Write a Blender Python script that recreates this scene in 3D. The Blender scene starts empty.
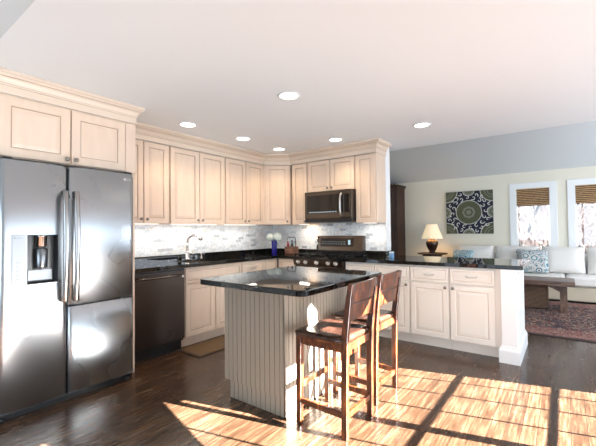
import bpy, bmesh, math, random
from mathutils import Vector, Matrix
C = bpy.context.scene.collection
sc = bpy.context.scene
PI = math.pi
random.seed(7)

# ------------------------------------------------------------------ camera, world, light, exposure
cam_d = bpy.data.cameras.new('camera'); cam = bpy.data.objects.new('camera', cam_d); C.objects.link(cam)
cam_d.sensor_width = 36.0; cam_d.sensor_fit = 'HORIZONTAL'; cam_d.lens = 357.289 / 596 * 36
FW = Vector((-0.59912990, 0.80035055, 0.02196272)); RT = Vector((0.80036120, 0.59942609, -0.01050284)); UP = Vector((0.02157098, -0.01128554, 0.99970362))
mw = Matrix((RT, UP, -FW)).transposed().to_4x4(); mw.translation = Vector((0, 0, 1.2602)); cam.matrix_world = mw
cam_d.clip_start = 0.02; cam_d.clip_end = 300
sc.camera = cam
sc.view_settings.view_transform = 'Standard'; sc.view_settings.look = 'None'; sc.view_settings.gamma = 1
sc.view_settings.use_curve_mapping = False
sc.view_settings.exposure = 0.33

w = bpy.data.worlds.new('sky'); sc.world = w; w.use_nodes = True
bg = w.node_tree.nodes['Background']; bg.inputs[0].default_value = (0.72, 0.85, 1.0, 1); bg.inputs[1].default_value = 1.6

def light(name, kind, loc, energy, color=(1, 1, 1), aim=None, **kw):
    d = bpy.data.lights.new(name, kind); o = bpy.data.objects.new(name, d); C.objects.link(o)
    o.location = loc; d.energy = energy; d.color = color
    if aim is not None: o.rotation_euler = Vector(aim).to_track_quat('-Z', 'Y').to_euler()
    for k, v in kw.items(): setattr(d, k, v)
    return o
EL = math.radians(22)
SUN = Vector((.967 * math.cos(EL), .255 * math.cos(EL), math.sin(EL)))
light('sun', 'SUN', (12, 3, 6), 165.0, (1.0, 0.985, 0.965), -SUN, angle=0.003)
# daylight standing in the window openings, plus two added fill lamps
light('near_side_fill', 'AREA', (-0.6, -3.35, 1.45), 118, (0.70, 0.86, 1.0), (0, 1, 0.0), shape='RECTANGLE', size=4.6, size_y=2.2)  # unseen lamp added as fill from the camera side
light('gable_window_daylight', 'AREA', (2.46, 3.2, 1.2), 32, (0.70, 0.86, 1.0), (-1, 0, 0), shape='RECTANGLE', size=1.7, size_y=1.8)
light('side_window_daylight', 'AREA', (2.46, 1.55, 1.2), 16, (0.80, 0.90, 1.0), (-1, 0, 0), shape='RECTANGLE', size=1.2, size_y=1.8)
light('living_room_fill', 'AREA', (2.46, 6.6, 1.25), 72, (0.80, 0.88, 1.0), (-1, 0, -0.1), shape='RECTANGLE', size=2.6, size_y=1.6)  # unseen fill lamp added to brighten the living room

# ------------------------------------------------------------------ materials
MATS = {}
def mat(name, col=(.8, .8, .8), rough=.5, metal=0, **kw):
    m = bpy.data.materials.new(name); m.use_nodes = True
    b = m.node_tree.nodes['Principled BSDF']
    b.inputs['Base Color'].default_value = (*col, 1); b.inputs['Roughness'].default_value = rough; b.inputs['Metallic'].default_value = metal
    for k, v in kw.items():
        b.inputs[k].default_value = v
    MATS[name] = m
    return m
class NT:
    def __init__(s, m): s.t = m.node_tree; s.b = s.t.nodes['Principled BSDF']
    def n(s, kind, **kw):
        x = s.t.nodes.new(kind)
        for k, v in kw.items():
            if k.startswith('i_'):
                key = k[2:].replace('_', ' '); x.inputs[int(key) if key.isdigit() else key].default_value = v
            else: setattr(x, k, v)
        return x
    def l(s, a, b): s.t.links.new(a, b)
    def coord(s, scale=(1, 1, 1), rot=(0, 0, 0), src='Object'):
        tc = s.n('ShaderNodeTexCoord'); mp = s.n('ShaderNodeMapping'); mp.inputs['Scale'].default_value = scale; mp.inputs['Rotation'].default_value = rot
        s.l(tc.outputs[src], mp.inputs['Vector']); return mp.outputs['Vector']
    def ramp(s, fac, stops, interp='LINEAR'):
        r = s.n('ShaderNodeValToRGB'); e = r.color_ramp.elements; r.color_ramp.interpolation = interp
        while len(e) < len(stops): e.new(0.5)
        for el, (p, c) in zip(e, stops): el.position = p; el.color = (*c, 1)
        s.l(fac, r.inputs[0]); return r.outputs[0]
    def mix(s, fac, a, b, mode='MIX'):
        x = s.n('ShaderNodeMix', data_type='RGBA', blend_type=mode)
        for sock, v in ((x.inputs[0], fac), (x.inputs[6], a), (x.inputs[7], b)):
            if hasattr(v, 'links'): s.l(v, sock)
            elif isinstance(v, tuple): sock.default_value = (*v, 1)
            else: sock.default_value = v
        return x.outputs[2]
    def math(s, op, a, b=None):
        x = s.n('ShaderNodeMath', operation=op)
        for sock, v in ((x.inputs[0], a), (x.inputs[1], b)):
            if v is None: continue
            if hasattr(v, 'links'): s.l(v, sock)
            else: sock.default_value = v
        return x.outputs[0]
    def bump(s, h, strength=.3, dist=.01):
        x = s.n('ShaderNodeBump'); x.inputs['Strength'].default_value = strength; x.inputs['Distance'].default_value = dist
        s.l(h, x.inputs['Height']); s.l(x.outputs[0], s.b.inputs['Normal'])
    def color(s, c): s.l(c, s.b.inputs['Base Color'])

paint = mat('cream_cabinet_paint', (.66, .53, .41), .38)
t = NT(paint); v = t.coord((6, 6, 1.2)); ns = t.n('ShaderNodeTexNoise', i_Scale=3.0, i_Detail=4.0); t.l(v, ns.inputs['Vector'])
t.color(t.ramp(ns.outputs[0], [(.35, (.70, .55, .43)), (.65, (.735, .585, .465))]))
glaze = mat('brown_glaze_line', (.38, .265, .18), .5)
pen_paint = mat('lit_cream_cabinet_paint', (.84, .79, .72), .38)  # same cream cabinet paint, lightened to put brighter light into the colour
pen_glaze = mat('lit_glaze_line', (.60, .50, .40), .5)  # the brown glaze lightened along with it, light put into the colour
crown_p = mat('cream_crown_paint', (.70, .585, .475), .4)
bead = mat('greige_beadboard_paint', (.265, .22, .17), .45)
white = mat('white_trim_paint', (.84, .85, .85), .4)
ceil_m = mat('white_ceiling_paint', (.83, .86, .88), .75)
slope_m = mat('shaded_white_sloped_ceiling_paint', (.62, .645, .65), .8)  # same white ceiling paint, greyed to put its shade into the colour
wall_m = mat('pale_yellow_green_wall_paint', (.80, .76, .64), .8)
kwall_m = mat('pale_grey_wall_paint', (.68, .68, .66), .8)
black = mat('black_plastic', (.012, .012, .013), .35)
dark_gap = mat('dark_recess', (.02, .018, .015), .6)
chrome = mat('chrome', (.75, .75, .76), .12, 1)
pewter = mat('pewter_knob_metal', (.28, .25, .22), .3, 1)
nickel = mat('brushed_nickel', (.62, .60, .58), .28, 1)
cleardark = mat('black_glass', (.006, .006, .007), .04)
fabric = mat('off_white_sofa_fabric', (.82, .79, .75), .9)
t = NT(fabric); v = t.coord((1, 1, 1)); ns = t.n('ShaderNodeTexNoise', i_Scale=120.0, i_Detail=2.0); t.l(v, ns.inputs['Vector']); t.bump(ns.outputs[0], .25, .004)
shade_m = mat('lamp_shade_fabric', (.85, .72, .52), .8); shade_m.node_tree.nodes['Principled BSDF'].inputs['Emission Color'].default_value = (1, .74, .46, 1); shade_m.node_tree.nodes['Principled BSDF'].inputs['Emission Strength'].default_value = .42
canlit = mat('lit_lamp_glass', (1, 1, 1), .5); canlit.node_tree.nodes['Principled BSDF'].inputs['Emission Color'].default_value = (1, .93, .82, 1); canlit.node_tree.nodes['Principled BSDF'].inputs['Emission Strength'].default_value = 6
digits = mat('lit_display_digits', (.2, .3, .35), .4); digits.node_tree.nodes['Principled BSDF'].inputs['Emission Color'].default_value = (.6, .8, .9, 1); digits.node_tree.nodes['Principled BSDF'].inputs['Emission Strength'].default_value = .5

# stainless steel with fine brushing
def steel_mat(name, c, rough, br_=(1, 1, 1)):
    m = mat(name, c, rough, 1); t = NT(m)
    v = t.coord(br_); ns = t.n('ShaderNodeTexNoise', i_Scale=2.0, i_Detail=2.0); t.l(v, ns.inputs['Vector'])
    mr = t.n('ShaderNodeMapRange'); t.l(ns.outputs[0], mr.inputs[0]); mr.inputs[3].default_value = rough * .85; mr.inputs[4].default_value = rough * 1.2; t.l(mr.outputs[0], t.b.inputs['Roughness'])
    v2 = t.coord((1.1, 1.1, .7)); n2 = t.n('ShaderNodeTexNoise', i_Scale=1.6, i_Detail=1.0); t.l(v2, n2.inputs['Vector']); t.bump(n2.outputs[0], .25, .02)
    return m
steel = steel_mat('stainless_steel', (.42, .44, .46), .27)
slate = steel_mat('dark_slate_steel', (.095, .080, .072), .28, (1, 1, 1))
slate_l = steel_mat('bronze_slate_steel', (.125, .108, .095), .24, (1, 1, 1))

# hardwood floor, strips running along Y
floor_m = mat('dark_walnut_strip_floor', (.1, .05, .03), .22); t = NT(floor_m)
tc = t.n('ShaderNodeTexCoord'); sp = t.n('ShaderNodeSeparateXYZ'); t.l(tc.outputs['Object'], sp.inputs[0])
cb = t.n('ShaderNodeCombineXYZ'); t.l(sp.outputs[1], cb.inputs[0]); t.l(sp.outputs[0], cb.inputs[1])
br = t.n('ShaderNodeTexBrick', i_Scale=1.0); br.offset = .37; br.inputs['Brick Width'].default_value = 1.1; br.inputs['Row Height'].default_value = .083
br.inputs['Mortar Size'].default_value = .0016; br.inputs['Mortar Smooth'].default_value = .1
br.inputs['Color1'].default_value = (0, 0, 0, 1); br.inputs['Color2'].default_value = (1, 1, 1, 1); br.inputs['Mortar'].default_value = (.5, .5, .5, 1)
t.l(cb.outputs[0], br.inputs['Vector'])
v = t.coord((22, 1.6, 1)); ns = t.n('ShaderNodeTexNoise', i_Scale=2.2, i_Detail=6.0, i_Roughness=.62); t.l(v, ns.inputs['Vector'])
grain = t.ramp(ns.outputs[0], [(.30, (.022, .011, .0055)), (.5, (.062, .033, .0185)), (.70, (.130, .080, .049))])
tone = t.ramp(br.outputs['Color'], [(0, (.70, .66, .62)), (1, (1.25, 1.2, 1.15))])
base = t.mix(1.0, grain, tone, 'MULTIPLY')
mort = t.mix(br.outputs['Fac'], base, (.012, .006, .004))
t.color(mort)
t.b.inputs['Specular IOR Level'].default_value = .35; t.b.inputs['Coat Weight'].default_value = .12; t.b.inputs['Coat Roughness'].default_value = .12
n3 = t.n('ShaderNodeTexNoise', i_Scale=3.0, i_Detail=3.0); t.l(t.coord((8, 1.5, 1)), n3.inputs['Vector'])
mr = t.n('ShaderNodeMapRange'); t.l(n3.outputs[0], mr.inputs[0]); mr.inputs[3].default_value = .16; mr.inputs[4].default_value = .34; t.l(mr.outputs[0], t.b.inputs['Roughness'])
hh = t.math('ADD', t.math('MULTIPLY', ns.outputs[0], .25), t.math('MULTIPLY', br.outputs['Fac'], -1.0)); t.bump(hh, .25, .003)

# granite
granite = mat('black_speckled_granite', (.012, .012, .012), .035); t = NT(granite)
v = t.coord((1, 1, 1)); vo = t.n('ShaderNodeTexVoronoi', i_Scale=95.0); t.l(v, vo.inputs['Vector'])
ns = t.n('ShaderNodeTexNoise', i_Scale=60.0, i_Detail=3.0); t.l(v, ns.inputs['Vector'])
spk = t.ramp(vo.outputs['Distance'], [(0.0, (1, 1, 1)), (.16, (.25, .25, .25)), (.26, (0, 0, 0))])
col = t.ramp(ns.outputs[0], [(.45, (.004, .004, .004)), (.60, (.014, .013, .011)), (.75, (.09, .075, .05))])
rnd = t.n('ShaderNodeSeparateColor'); t.l(vo.outputs['Color'], rnd.inputs[0])
sel = t.math('GREATER_THAN', rnd.outputs[0], .62); f = t.math('MULTIPLY', sel, spk)
t.color(t.mix(f, col, (.17, .15, .11)))
t.b.inputs['IOR'].default_value = 1.55

# marble brick tile; one for each wall direction
def tile_mat(name, axis):
    m = mat(name, (.8, .8, .8), .25); t = NT(m)
    tc = t.n('ShaderNodeTexCoord'); sp = t.n('ShaderNodeSeparateXYZ'); t.l(tc.outputs['Object'], sp.inputs[0])
    cb = t.n('ShaderNodeCombineXYZ'); t.l(sp.outputs[axis], cb.inputs[0]); t.l(sp.outputs[2], cb.inputs[1])
    br = t.n('ShaderNodeTexBrick', i_Scale=1.0); br.inputs['Brick Width'].default_value = .105; br.inputs['Row Height'].default_value = .038
    br.inputs['Mortar Size'].default_value = .0016; br.inputs['Color1'].default_value = (0, 0, 0, 1); br.inputs['Color2'].default_value = (1, 1, 1, 1); br.inputs['Mortar'].default_value = (.5, .5, .5, 1)
    t.l(cb.outputs[0], br.inputs['Vector'])
    tone = t.ramp(br.outputs['Color'], [(0, (.44, .46, .48)), (.08, (.66, .69, .71)), (.20, (.84, .87, .88)), (.85, (.90, .92, .92)), (1, (.82, .79, .75))])
    ns = t.n('ShaderNodeTexNoise', i_Scale=14.0, i_Detail=6.0, i_Distortion=1.2); t.l(tc.outputs['Object'], ns.inputs['Vector'])
    vein = t.ramp(ns.outputs[0], [(.44, (1, 1, 1)), (.5, (.72, .73, .75)), (.56, (1, 1, 1))])
    t.color(t.mix(br.outputs['Fac'], t.mix(1.0, tone, vein, 'MULTIPLY'), (.82, .83, .82)))
    t.bump(t.math('MULTIPLY', br.outputs['Fac'], -1.0), .3, .002)
    return m
tile_y = tile_mat('marble_brick_tile_side', 1); tile_x = tile_mat('marble_brick_tile_back', 0)

def wood_mat(name, c0, c1, c2, scale=(18, 18, 1.5), rough=.35, dist=1.2):
    m = mat(name, c1, rough); t = NT(m); v = t.coord(scale)
    ns = t.n('ShaderNodeTexNoise', i_Scale=1.6, i_Detail=6.0, i_Distortion=dist); t.l(v, ns.inputs['Vector'])
    t.color(t.ramp(ns.outputs[0], [(.3, c0), (.5, c1), (.7, c2)])); t.bump(ns.outputs[0], .15, .003)
    return m
stool_w = wood_mat('reddish_brown_rustic_wood', (.012, .0035, .0015), (.065, .016, .005), (.23, .066, .017), (14, 14, 3), .3)
seat_w = wood_mat('dark_reddish_seat_wood', (.016, .007, .005), (.040, .016, .010), (.085, .038, .023), (14, 3, 14), .16)
dark_w = wood_mat('dark_brown_cabinet_wood', (.018, .006, .003), (.045, .015, .007), (.08, .030, .014), rough=.55)
table_w = wood_mat('weathered_brown_table_wood', (.06, .028, .018), (.14, .075, .05), (.26, .16, .115), (2, 14, 14), .35)
table_leg_w = wood_mat('weathered_brown_leg_wood', (.06, .028, .018), (.13, .07, .045), (.22, .13, .09), (14, 14, 3), .4)
crate_w = wood_mat('brown_crate_wood', (.10, .04, .025), (.20, .09, .055), (.30, .15, .09), (3, 14, 14), .5)
lampbase = mat('dark_brown_ceramic', (.035, .014, .009), .25)
iron = mat('black_iron', (.015, .014, .013), .5, .6)

def weave(name, c0, c1, sx, sz, rough=.7):
    m = mat(name, c1, rough); t = NT(m)
    wv = t.n('ShaderNodeTexWave', i_Scale=sz, i_Distortion=.5, i_Detail=1.0); wv.bands_direction = 'Z'; t.l(t.coord((1, 1, 1)), wv.inputs['Vector'])
    ns = t.n('ShaderNodeTexNoise', i_Scale=6.0, i_Detail=4.0); t.l(t.coord((sx, sx, sz * 1.5)), ns.inputs['Vector'])
    f = t.math('MULTIPLY', wv.outputs['Fac'], ns.outputs[0]); t.color(t.ramp(f, [(.1, c0), (.5, c1)])); t.bump(wv.outputs['Fac'], .5, .006)
    return m
bamboo = weave('brown_woven_bamboo', (.055, .026, .010), (.56, .34, .155), 3, 9)
wicker = weave('brown_wicker', (.05, .028, .018), (.30, .18, .115), 10, 16)
sisal = weave('tan_sisal', (.13, .075, .035), (.30, .20, .105), 40, 1)
sisal_edge = mat('dark_brown_binding', (.05, .03, .02), .8)

# oriental rug
def rug_mat():
    m = mat('persian_rug_wool', (.3, .1, .1), .95); t = NT(m)
    v = t.coord((1, 1, 1)); vo = t.n('ShaderNodeTexVoronoi', i_Scale=6.0); t.l(v, vo.inputs['Vector'])
    ns = t.n('ShaderNodeTexNoise', i_Scale=10.0, i_Detail=3.0, i_Distortion=1.6); t.l(v, ns.inputs['Vector'])
    field = t.ramp(ns.outputs[0], [(.36, (.24, .16, .12)), (.42, (.12, .022, .018)), (.47, (.016, .015, .022)), (.54, (.03, .03, .05)), (.585, (.34, .26, .19)), (.63, (.10, .018, .015)), (.72, (.05, .04, .05))], 'CONSTANT')
    petals = t.ramp(vo.outputs['Distance'], [(0, (.34, .25, .18)), (.16, (.12, .022, .018)), (.30, (.02, .018, .03))], 'CONSTANT')
    sel = t.math('LESS_THAN', vo.outputs['Distance'], .30)
    c = t.mix(t.math('MULTIPLY', sel, .85), field, petals)
    # borders by distance from the rug's edge
    tc = t.n('ShaderNodeTexCoord'); sp = t.n('ShaderNodeSeparateXYZ'); t.l(tc.outputs['Generated'], sp.inputs[0])
    def dist(o, size):
        a = t.math('MINIMUM', o, t.math('SUBTRACT', 1.0, o)); return t.math('MULTIPLY', a, size)
    d = t.math('MINIMUM', dist(sp.outputs[0], 4.3), dist(sp.outputs[1], 2.47))
    n2 = t.n('ShaderNodeTexNoise', i_Scale=22.0, i_Detail=2.0, i_Distortion=1.0); t.l(v, n2.inputs['Vector'])
    bord = t.ramp(n2.outputs[0], [(.38, (.15, .03, .025)), (.47, (.34, .25, .19)), (.53, (.05, .04, .05)), (.57, (.22, .06, .05))], 'CONSTANT')
    b1 = t.mix(t.math('LESS_THAN', d, .40), c, bord)
    b2 = t.mix(t.math('LESS_THAN', d, .17), b1, t.ramp(n2.outputs[0], [(.45, (.28, .15, .12)), (.55, (.13, .035, .028))], 'CONSTANT'))
    b3 = t.mix(t.math('LESS_THAN', d, .045), b2, (.07, .045, .045)); t.color(b3); t.bump(ns.outputs[0], .3, .004)
    return m
rug_m = rug_mat()

def floral(name, c0, c1, c2, sc_):
    m = mat(name, c1, .9); t = NT(m); v = t.coord((1, 1, 1))
    vo = t.n('ShaderNodeTexVoronoi', i_Scale=sc_); t.l(v, vo.inputs['Vector']); ns = t.n('ShaderNodeTexNoise', i_Scale=sc_ * 1.6, i_Detail=2.0, i_Distortion=2.0); t.l(v, ns.inputs['Vector'])
    rings = t.ramp(vo.outputs['Distance'], [(0, c2), (.10, c0), (.22, c1), (.32, c0)], 'CONSTANT')
    swirl = t.ramp(ns.outputs[0], [(.42, c0), (.47, c1), (.53, c0), (.58, c2), (.63, c0)], 'CONSTANT')
    t.color(t.mix(t.math('LESS_THAN', vo.outputs['Distance'], .42), swirl, rings)); return m
floral_m = floral('teal_navy_floral_fabric', (.66, .65, .62), (.03, .19, .24), (.02, .035, .10), 6)
teal_m = floral('turquoise_print_fabric', (.50, .60, .62), (.02, .20, .28), (.015, .10, .16), 13)

glass = mat('window_glass', (1, 1, 1), 0.0); t = NT(glass)
tr = t.n('ShaderNodeBsdfTransparent'); gl = t.n('ShaderNodeBsdfGlossy', i_Roughness=.01); mx = t.n('ShaderNodeMixShader'); mx.inputs[0].default_value = .05
t.l(tr.outputs[0], mx.inputs[1]); t.l(gl.outputs[0], mx.inputs[2]); t.l(mx.outputs[0], t.t.nodes['Material Output'].inputs[0])
bottle_g = mat('dark_bottle_glass', (.02, .025, .015), .05)
red_g = mat('red_bottle_glass', (.30, .02, .02), .1)
blue_g = mat('cobalt_blue_glass', (.02, .015, .22), .06)
petal_m = mat('white_hydrangea_petals', (.72, .78, .74), .7)
leaf_m = mat('green_leaves', (.06, .13, .05), .6)
bark_m = mat('pale_grey_bark', (.045, .042, .042), .9)
twig_m = mat('pinkish_brown_twigs', (.06, .042, .039), .9)
hill_m = mat('leaf_litter_ground', (.4, .3, .25), 1); t = NT(hill_m)
ns = t.n('ShaderNodeTexNoise', i_Scale=4.0, i_Detail=8.0, i_Roughness=.75); t.l(t.coord((1, 1, .5)), ns.inputs['Vector']); t.color(t.ramp(ns.outputs[0], [(.40, (.014, .010, .010)), (.5, (.030, .0245, .024)), (.6, (.050, .045, .045))])); t.b.inputs['Specular IOR Level'].default_value = 0
art_navy = mat('navy_black_canvas', (.012, .013, .03), .85); art_green = mat('olive_green_canvas', (.085, .09, .05), .85)
art_grey = mat('sage_grey_canvas', (.20, .21, .16), .85); art_white = mat('off_white_stitching', (.62, .62, .58), .85)
bluecan = mat('pale_blue_label', (.22, .42, .68), .5)

# ------------------------------------------------------------------ mesh helpers
ORG = {}
class MB:
    def __init__(s): s.v = []; s.f = []; s.mi = []; s.sm = []
    def add(s, vs, fs, mi=0, smooth=False):
        b = len(s.v); s.v += [tuple(p) for p in vs]
        for f in fs: s.f.append(tuple(b + i for i in f)); s.mi.append(mi); s.sm.append(smooth)
        return s
    def box(s, a, b, mi=0):
        x0, x1 = sorted((a[0], b[0])); y0, y1 = sorted((a[1], b[1])); z0, z1 = sorted((a[2], b[2]))
        return s.add([(x0,y0,z0),(x1,y0,z0),(x1,y1,z0),(x0,y1,z0),(x0,y0,z1),(x1,y0,z1),(x1,y1,z1),(x0,y1,z1)],
                     [(0,3,2,1),(4,5,6,7),(0,1,5,4),(1,2,6,5),(2,3,7,6),(3,0,4,7)], mi)
    def bar(s, p, q, wx, wy, mi=0, wx2=None, wy2=None, up=(1, 0, 0)):
        """tapered square bar from p to q"""
        p = Vector(p); q = Vector(q); d = (q - p).normalized(); u = Vector(up); u = (u - d * u.dot(d)).normalized(); w_ = d.cross(u)
        wx2 = wx if wx2 is None else wx2; wy2 = wy if wy2 is None else wy2; vs = []
        for c, a, b in ((p, wx, wy), (q, wx2, wy2)):
            for i, j in ((-1,-1),(1,-1),(1,1),(-1,1)): vs.append(c + u * (i * a / 2) + w_ * (j * b / 2))
        return s.add(vs, [(0,3,2,1),(4,5,6,7),(0,1,5,4),(1,2,6,5),(2,3,7,6),(3,0,4,7)], mi)
    def tube(s, pts, r, n=10, mi=0, cap=True):
        pts = [Vector(p) for p in pts]; rs = r if isinstance(r, (list, tuple)) else [r] * len(pts); vs = []; fs = []
        t0 = (pts[1] - pts[0]).normalized(); u = t0.orthogonal().normalized()
        for i, p in enumerate(pts):
            a = pts[max(i - 1, 0)]; b = pts[min(i + 1, len(pts) - 1)]; tt = (b - a).normalized()
            u = (u - tt * u.dot(tt)).normalized(); w_ = tt.cross(u)
            for k in range(n): an = 2 * PI * k / n; vs.append(p + (u * math.cos(an) + w_ * math.sin(an)) * rs[i])
        for i in range(len(pts) - 1):
            for k in range(n): k2 = (k + 1) % n; fs.append((i*n+k, i*n+k2, (i+1)*n+k2, (i+1)*n+k))
        if cap: fs.append(tuple(reversed(range(n)))); fs.append(tuple((len(pts)-1)*n + k for k in range(n)))
        return s.add(vs, fs, mi, True)
    def lathe(s, prof, o=(0,0,0), ax=(0,0,1), n=24, mi=0, cap=True):
        o = Vector(o); ax = Vector(ax).normalized(); u = ax.orthogonal().normalized(); w_ = ax.cross(u); vs = []; fs = []
        for r, h in prof:
            for k in range(n): an = 2 * PI * k / n; vs.append(o + ax * h + (u * math.cos(an) + w_ * math.sin(an)) * r)
        for i in range(len(prof) - 1):
            for k in range(n): k2 = (k + 1) % n; fs.append((i*n+k, i*n+k2, (i+1)*n+k2, (i+1)*n+k))
        if cap: fs.append(tuple(reversed(range(n)))); fs.append(tuple((len(prof)-1)*n + k for k in range(n)))
        return s.add(vs, fs, mi, True)
    def prism(s, poly, z0, z1, mi=0):
        n = len(poly); vs = [(x, y, z0) for x, y in poly] + [(x, y, z1) for x, y in poly]
        return s.add(vs, [tuple(reversed(range(n))), tuple(range(n, 2*n))] + [(i, (i+1)%n, n+(i+1)%n, n+i) for i in range(n)], mi)
    def prism_ax(s, poly, O, U, V, N, d, mi=0):
        O, U, V, N = map(Vector, (O, U, V, N)); n = len(poly)
        vs = [O + U*a + V*b for a, b in poly] + [O + U*a + V*b + N*d for a, b in poly]
        return s.add(vs, [tuple(reversed(range(n))), tuple(range(n, 2*n))] + [(i, (i+1)%n, n+(i+1)%n, n+i) for i in range(n)], mi)
    def panel(s, O, U, N, W, H, loops, gl=()):
        """rectangular nested loops (inset, depth) ending in a flat field; gl = loops shaded with material 1"""
        O, U, N = map(Vector, (O, U, N)); Z = Vector((0, 0, 1)); vs = []; 
        for i, d in loops:
            for a, b in ((i, i), (W - i, i), (W - i, H - i), (i, H - i)): vs.append(O + U*a + Z*b + N*d)
        b = len(s.v); s.v += [tuple(p) for p in vs]
        def fc(f, mi): s.f.append(tuple(b + i for i in f)); s.mi.append(mi); s.sm.append(False)
        for k in range(len(loops) - 1):
            for j in range(4): j2 = (j+1) % 4; fc((k*4+j, k*4+j2, (k+1)*4+j2, (k+1)*4+j), 1 if k in gl else 0)
        k = len(loops) - 1; fc((k*4, k*4+1, k*4+2, k*4+3), 0); fc((3, 2, 1, 0), 0)
        return s
    def build(s, name, m, parent=None, bevel=0, seg=2, smooth=None, sub=0):
        off = ORG.get(parent.name, Vector((0, 0, 0))) if parent else Vector((0, 0, 0))
        me = bpy.data.meshes.new(name); me.from_pydata([Vector(p) - off for p in s.v], [], s.f); 
        for mm in (m if isinstance(m, (list, tuple)) else [m]): me.materials.append(mm)
        for p, mi, sm in zip(me.polygons, s.mi, s.sm): p.material_index = mi; p.use_smooth = sm if smooth is None else smooth
        bm = bmesh.new(); bm.from_mesh(me); bmesh.ops.recalc_face_normals(bm, faces=bm.faces); bm.to_mesh(me); bm.free()
        me.update()
        o = bpy.data.objects.new(name, me); C.objects.link(o)
        if parent: o.parent = parent; ORG[o.name] = off
        if bevel:
            b = o.modifiers.new('bevel', 'BEVEL'); b.width = bevel; b.segments = seg; b.limit_method = 'ANGLE'; b.angle_limit = math.radians(40)
        if sub:
            b = o.modifiers.new('sub', 'SUBSURF'); b.levels = sub; b.render_levels = sub
        return o
def bx(a, b, mi=0): return MB().box(a, b, mi)
def tag(o, label, cat, group=None, kind=None):
    if label: o['label'] = label
    if cat: o['category'] = cat
    if group: o['group'] = group
    if kind: o['kind'] = kind
    return o
def thing(name, label, cat, loc=(0, 0, 0), group=None):
    o = bpy.data.objects.new(name, None); C.objects.link(o); o.location = loc; o.empty_display_size = .1
    ORG[o.name] = Vector(loc); return tag(o, label, cat, group)
def struct(name, mb, m, parent=None, **kw):
    o = mb.build(name, m, parent, **kw)
    if not parent: o['kind'] = 'structure'
    return o
def sempty(name, loc):
    o = bpy.data.objects.new(name, None); C.objects.link(o); o.location = loc; ORG[o.name] = Vector(loc); o['kind'] = 'structure'; return o
def copy_tree(o, parent=None):
    c = o.copy(); C.objects.link(c)
    if parent: c.parent = parent
    for ch in list(o.children): copy_tree(ch, c)
    return c
def text(name, s, size, O, U, V, m, parent, depth=.0008):
    cu = bpy.data.curves.new(name, 'FONT'); cu.body = s; cu.size = size; cu.extrude = depth
    tmp = bpy.data.objects.new('t', cu); C.objects.link(tmp); dg = bpy.context.evaluated_depsgraph_get(); me = bpy.data.meshes.new_from_object(tmp.evaluated_get(dg))
    bpy.data.objects.remove(tmp); U = Vector(U); V = Vector(V); N = U.cross(V)
    mb = MB(); mb.add([Vector(O) + U*v.co.x + V*v.co.y + N*v.co.z for v in me.vertices], [tuple(p.vertices) for p in me.polygons])
    return mb.build(name, m, parent)
def sweep(path, prof, m, name, side=1, cap=True, gl=()):
    gm = []
    """profile (offset, z) swept along a plan path with mitred corners"""
    P = [Vector((x, y)) for x, y in path]; n = len(P); vs = []; fs = []
    nr = []
    for i in range(n - 1):
        d = (P[i+1] - P[i]).normalized(); nr.append(Vector((d.y, -d.x)) * side)
    for i in range(n):
        if i == 0: mdir = nr[0]
        elif i == n - 1: mdir = nr[-1]
        else:
            a = nr[i-1] + nr[i]; mdir = a / (1 + nr[i-1].dot(nr[i]))
        for o_, z in prof: q = P[i] + mdir * o_; vs.append((q.x, q.y, z))
    k = len(prof)
    for i in range(n - 1):
        for j in range(k - 1): fs.append((i*k+j, i*k+j+1, (i+1)*k+j+1, (i+1)*k+j)); gm.append(1 if j in gl else 0)
        gm.append(0); fs.append((i*k+k-1, i*k, (i+1)*k, (i+1)*k+k-1))
    fs.append(tuple(range(k))); fs.append(tuple(reversed([(n-1)*k + j for j in range(k)])))
    mb = MB(); mb.add(vs, fs); mb.mi = gm + [0]*(len(fs)-len(gm)); return mb

# ------------------------------------------------------------------ the room
XL, YB, XR, YN, YF = -3.91, 4.52, 2.30, -3.3, 8.50      # side walls, kitchen back wall, near and far walls
ZC = 2.40
struct('floor', bx((-4.6, YN - .15, -.1), (XR + .15, YF + .15, 0)), floor_m)
struct('wall_left', bx((XL - .12, YN, 0), (XL, YB, 4.0)), kwall_m)
struct('wall_back', bx((XL - .12, YB, 0), (-1.905, YB + .12, ZC)), white)
struct('wall_living_left', bx((-4.6, YB + .12, 0), (-4.5, YF, 4.0)), wall_m)
# far wall with three window openings
mb = MB(); holes = [(-.795, -.235), (.155, .715), (1.10, 1.66)]; hz0, hz1 = .75, 2.06; x = -4.6
for a, b in holes:
    mb.box((x, YF, 0), (a, YF + .14, 4.0)); mb.box((a, YF, 0), (b, YF + .14, hz0)); mb.box((a, YF, hz1), (b, YF + .14, 4.0)); x = b
mb.box((x, YF, 0), (XR + .12, YF + .14, 4.0)); struct('wall_far', mb, wall_m)
# right wall: gable window by the kitchen, square one nearer, unseen living room opening added for the fill lamp
mb = MB(); AC, AW, SILL = 3.24, .91, .12   # gable centre, half width, sill
def arch(y): return 2.38 - .81 * abs(y - AC)      # gable-shaped head
mb.box((XR, AC + AW, 0), (XR + .14, 5.2, 4.0)); mb.box((XR, 8.0, 0), (XR + .14, YF, 4.0)); mb.box((XR, 5.2, 0), (XR + .14, 8.0, .3)); mb.box((XR, 5.2, 2.2), (XR + .14, 8.0, 4.0)); NSEG = 28
for i in range(NSEG):
    y0 = AC - AW + 2*AW*i/NSEG; y1 = AC - AW + 2*AW*(i+1)/NSEG; z0, z1 = arch(y0), arch(y1)
    mb.add([(XR,y0,z0),(XR,y1,z1),(XR,y1,4),(XR,y0,4),(XR+.14,y0,z0),(XR+.14,y1,z1),(XR+.14,y1,4),(XR+.14,y0,4)], [(0,1,2,3),(7,6,5,4),(0,4,5,1)])
mb.box((XR, AC - AW, 0), (XR + .14, AC + AW, SILL))
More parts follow.
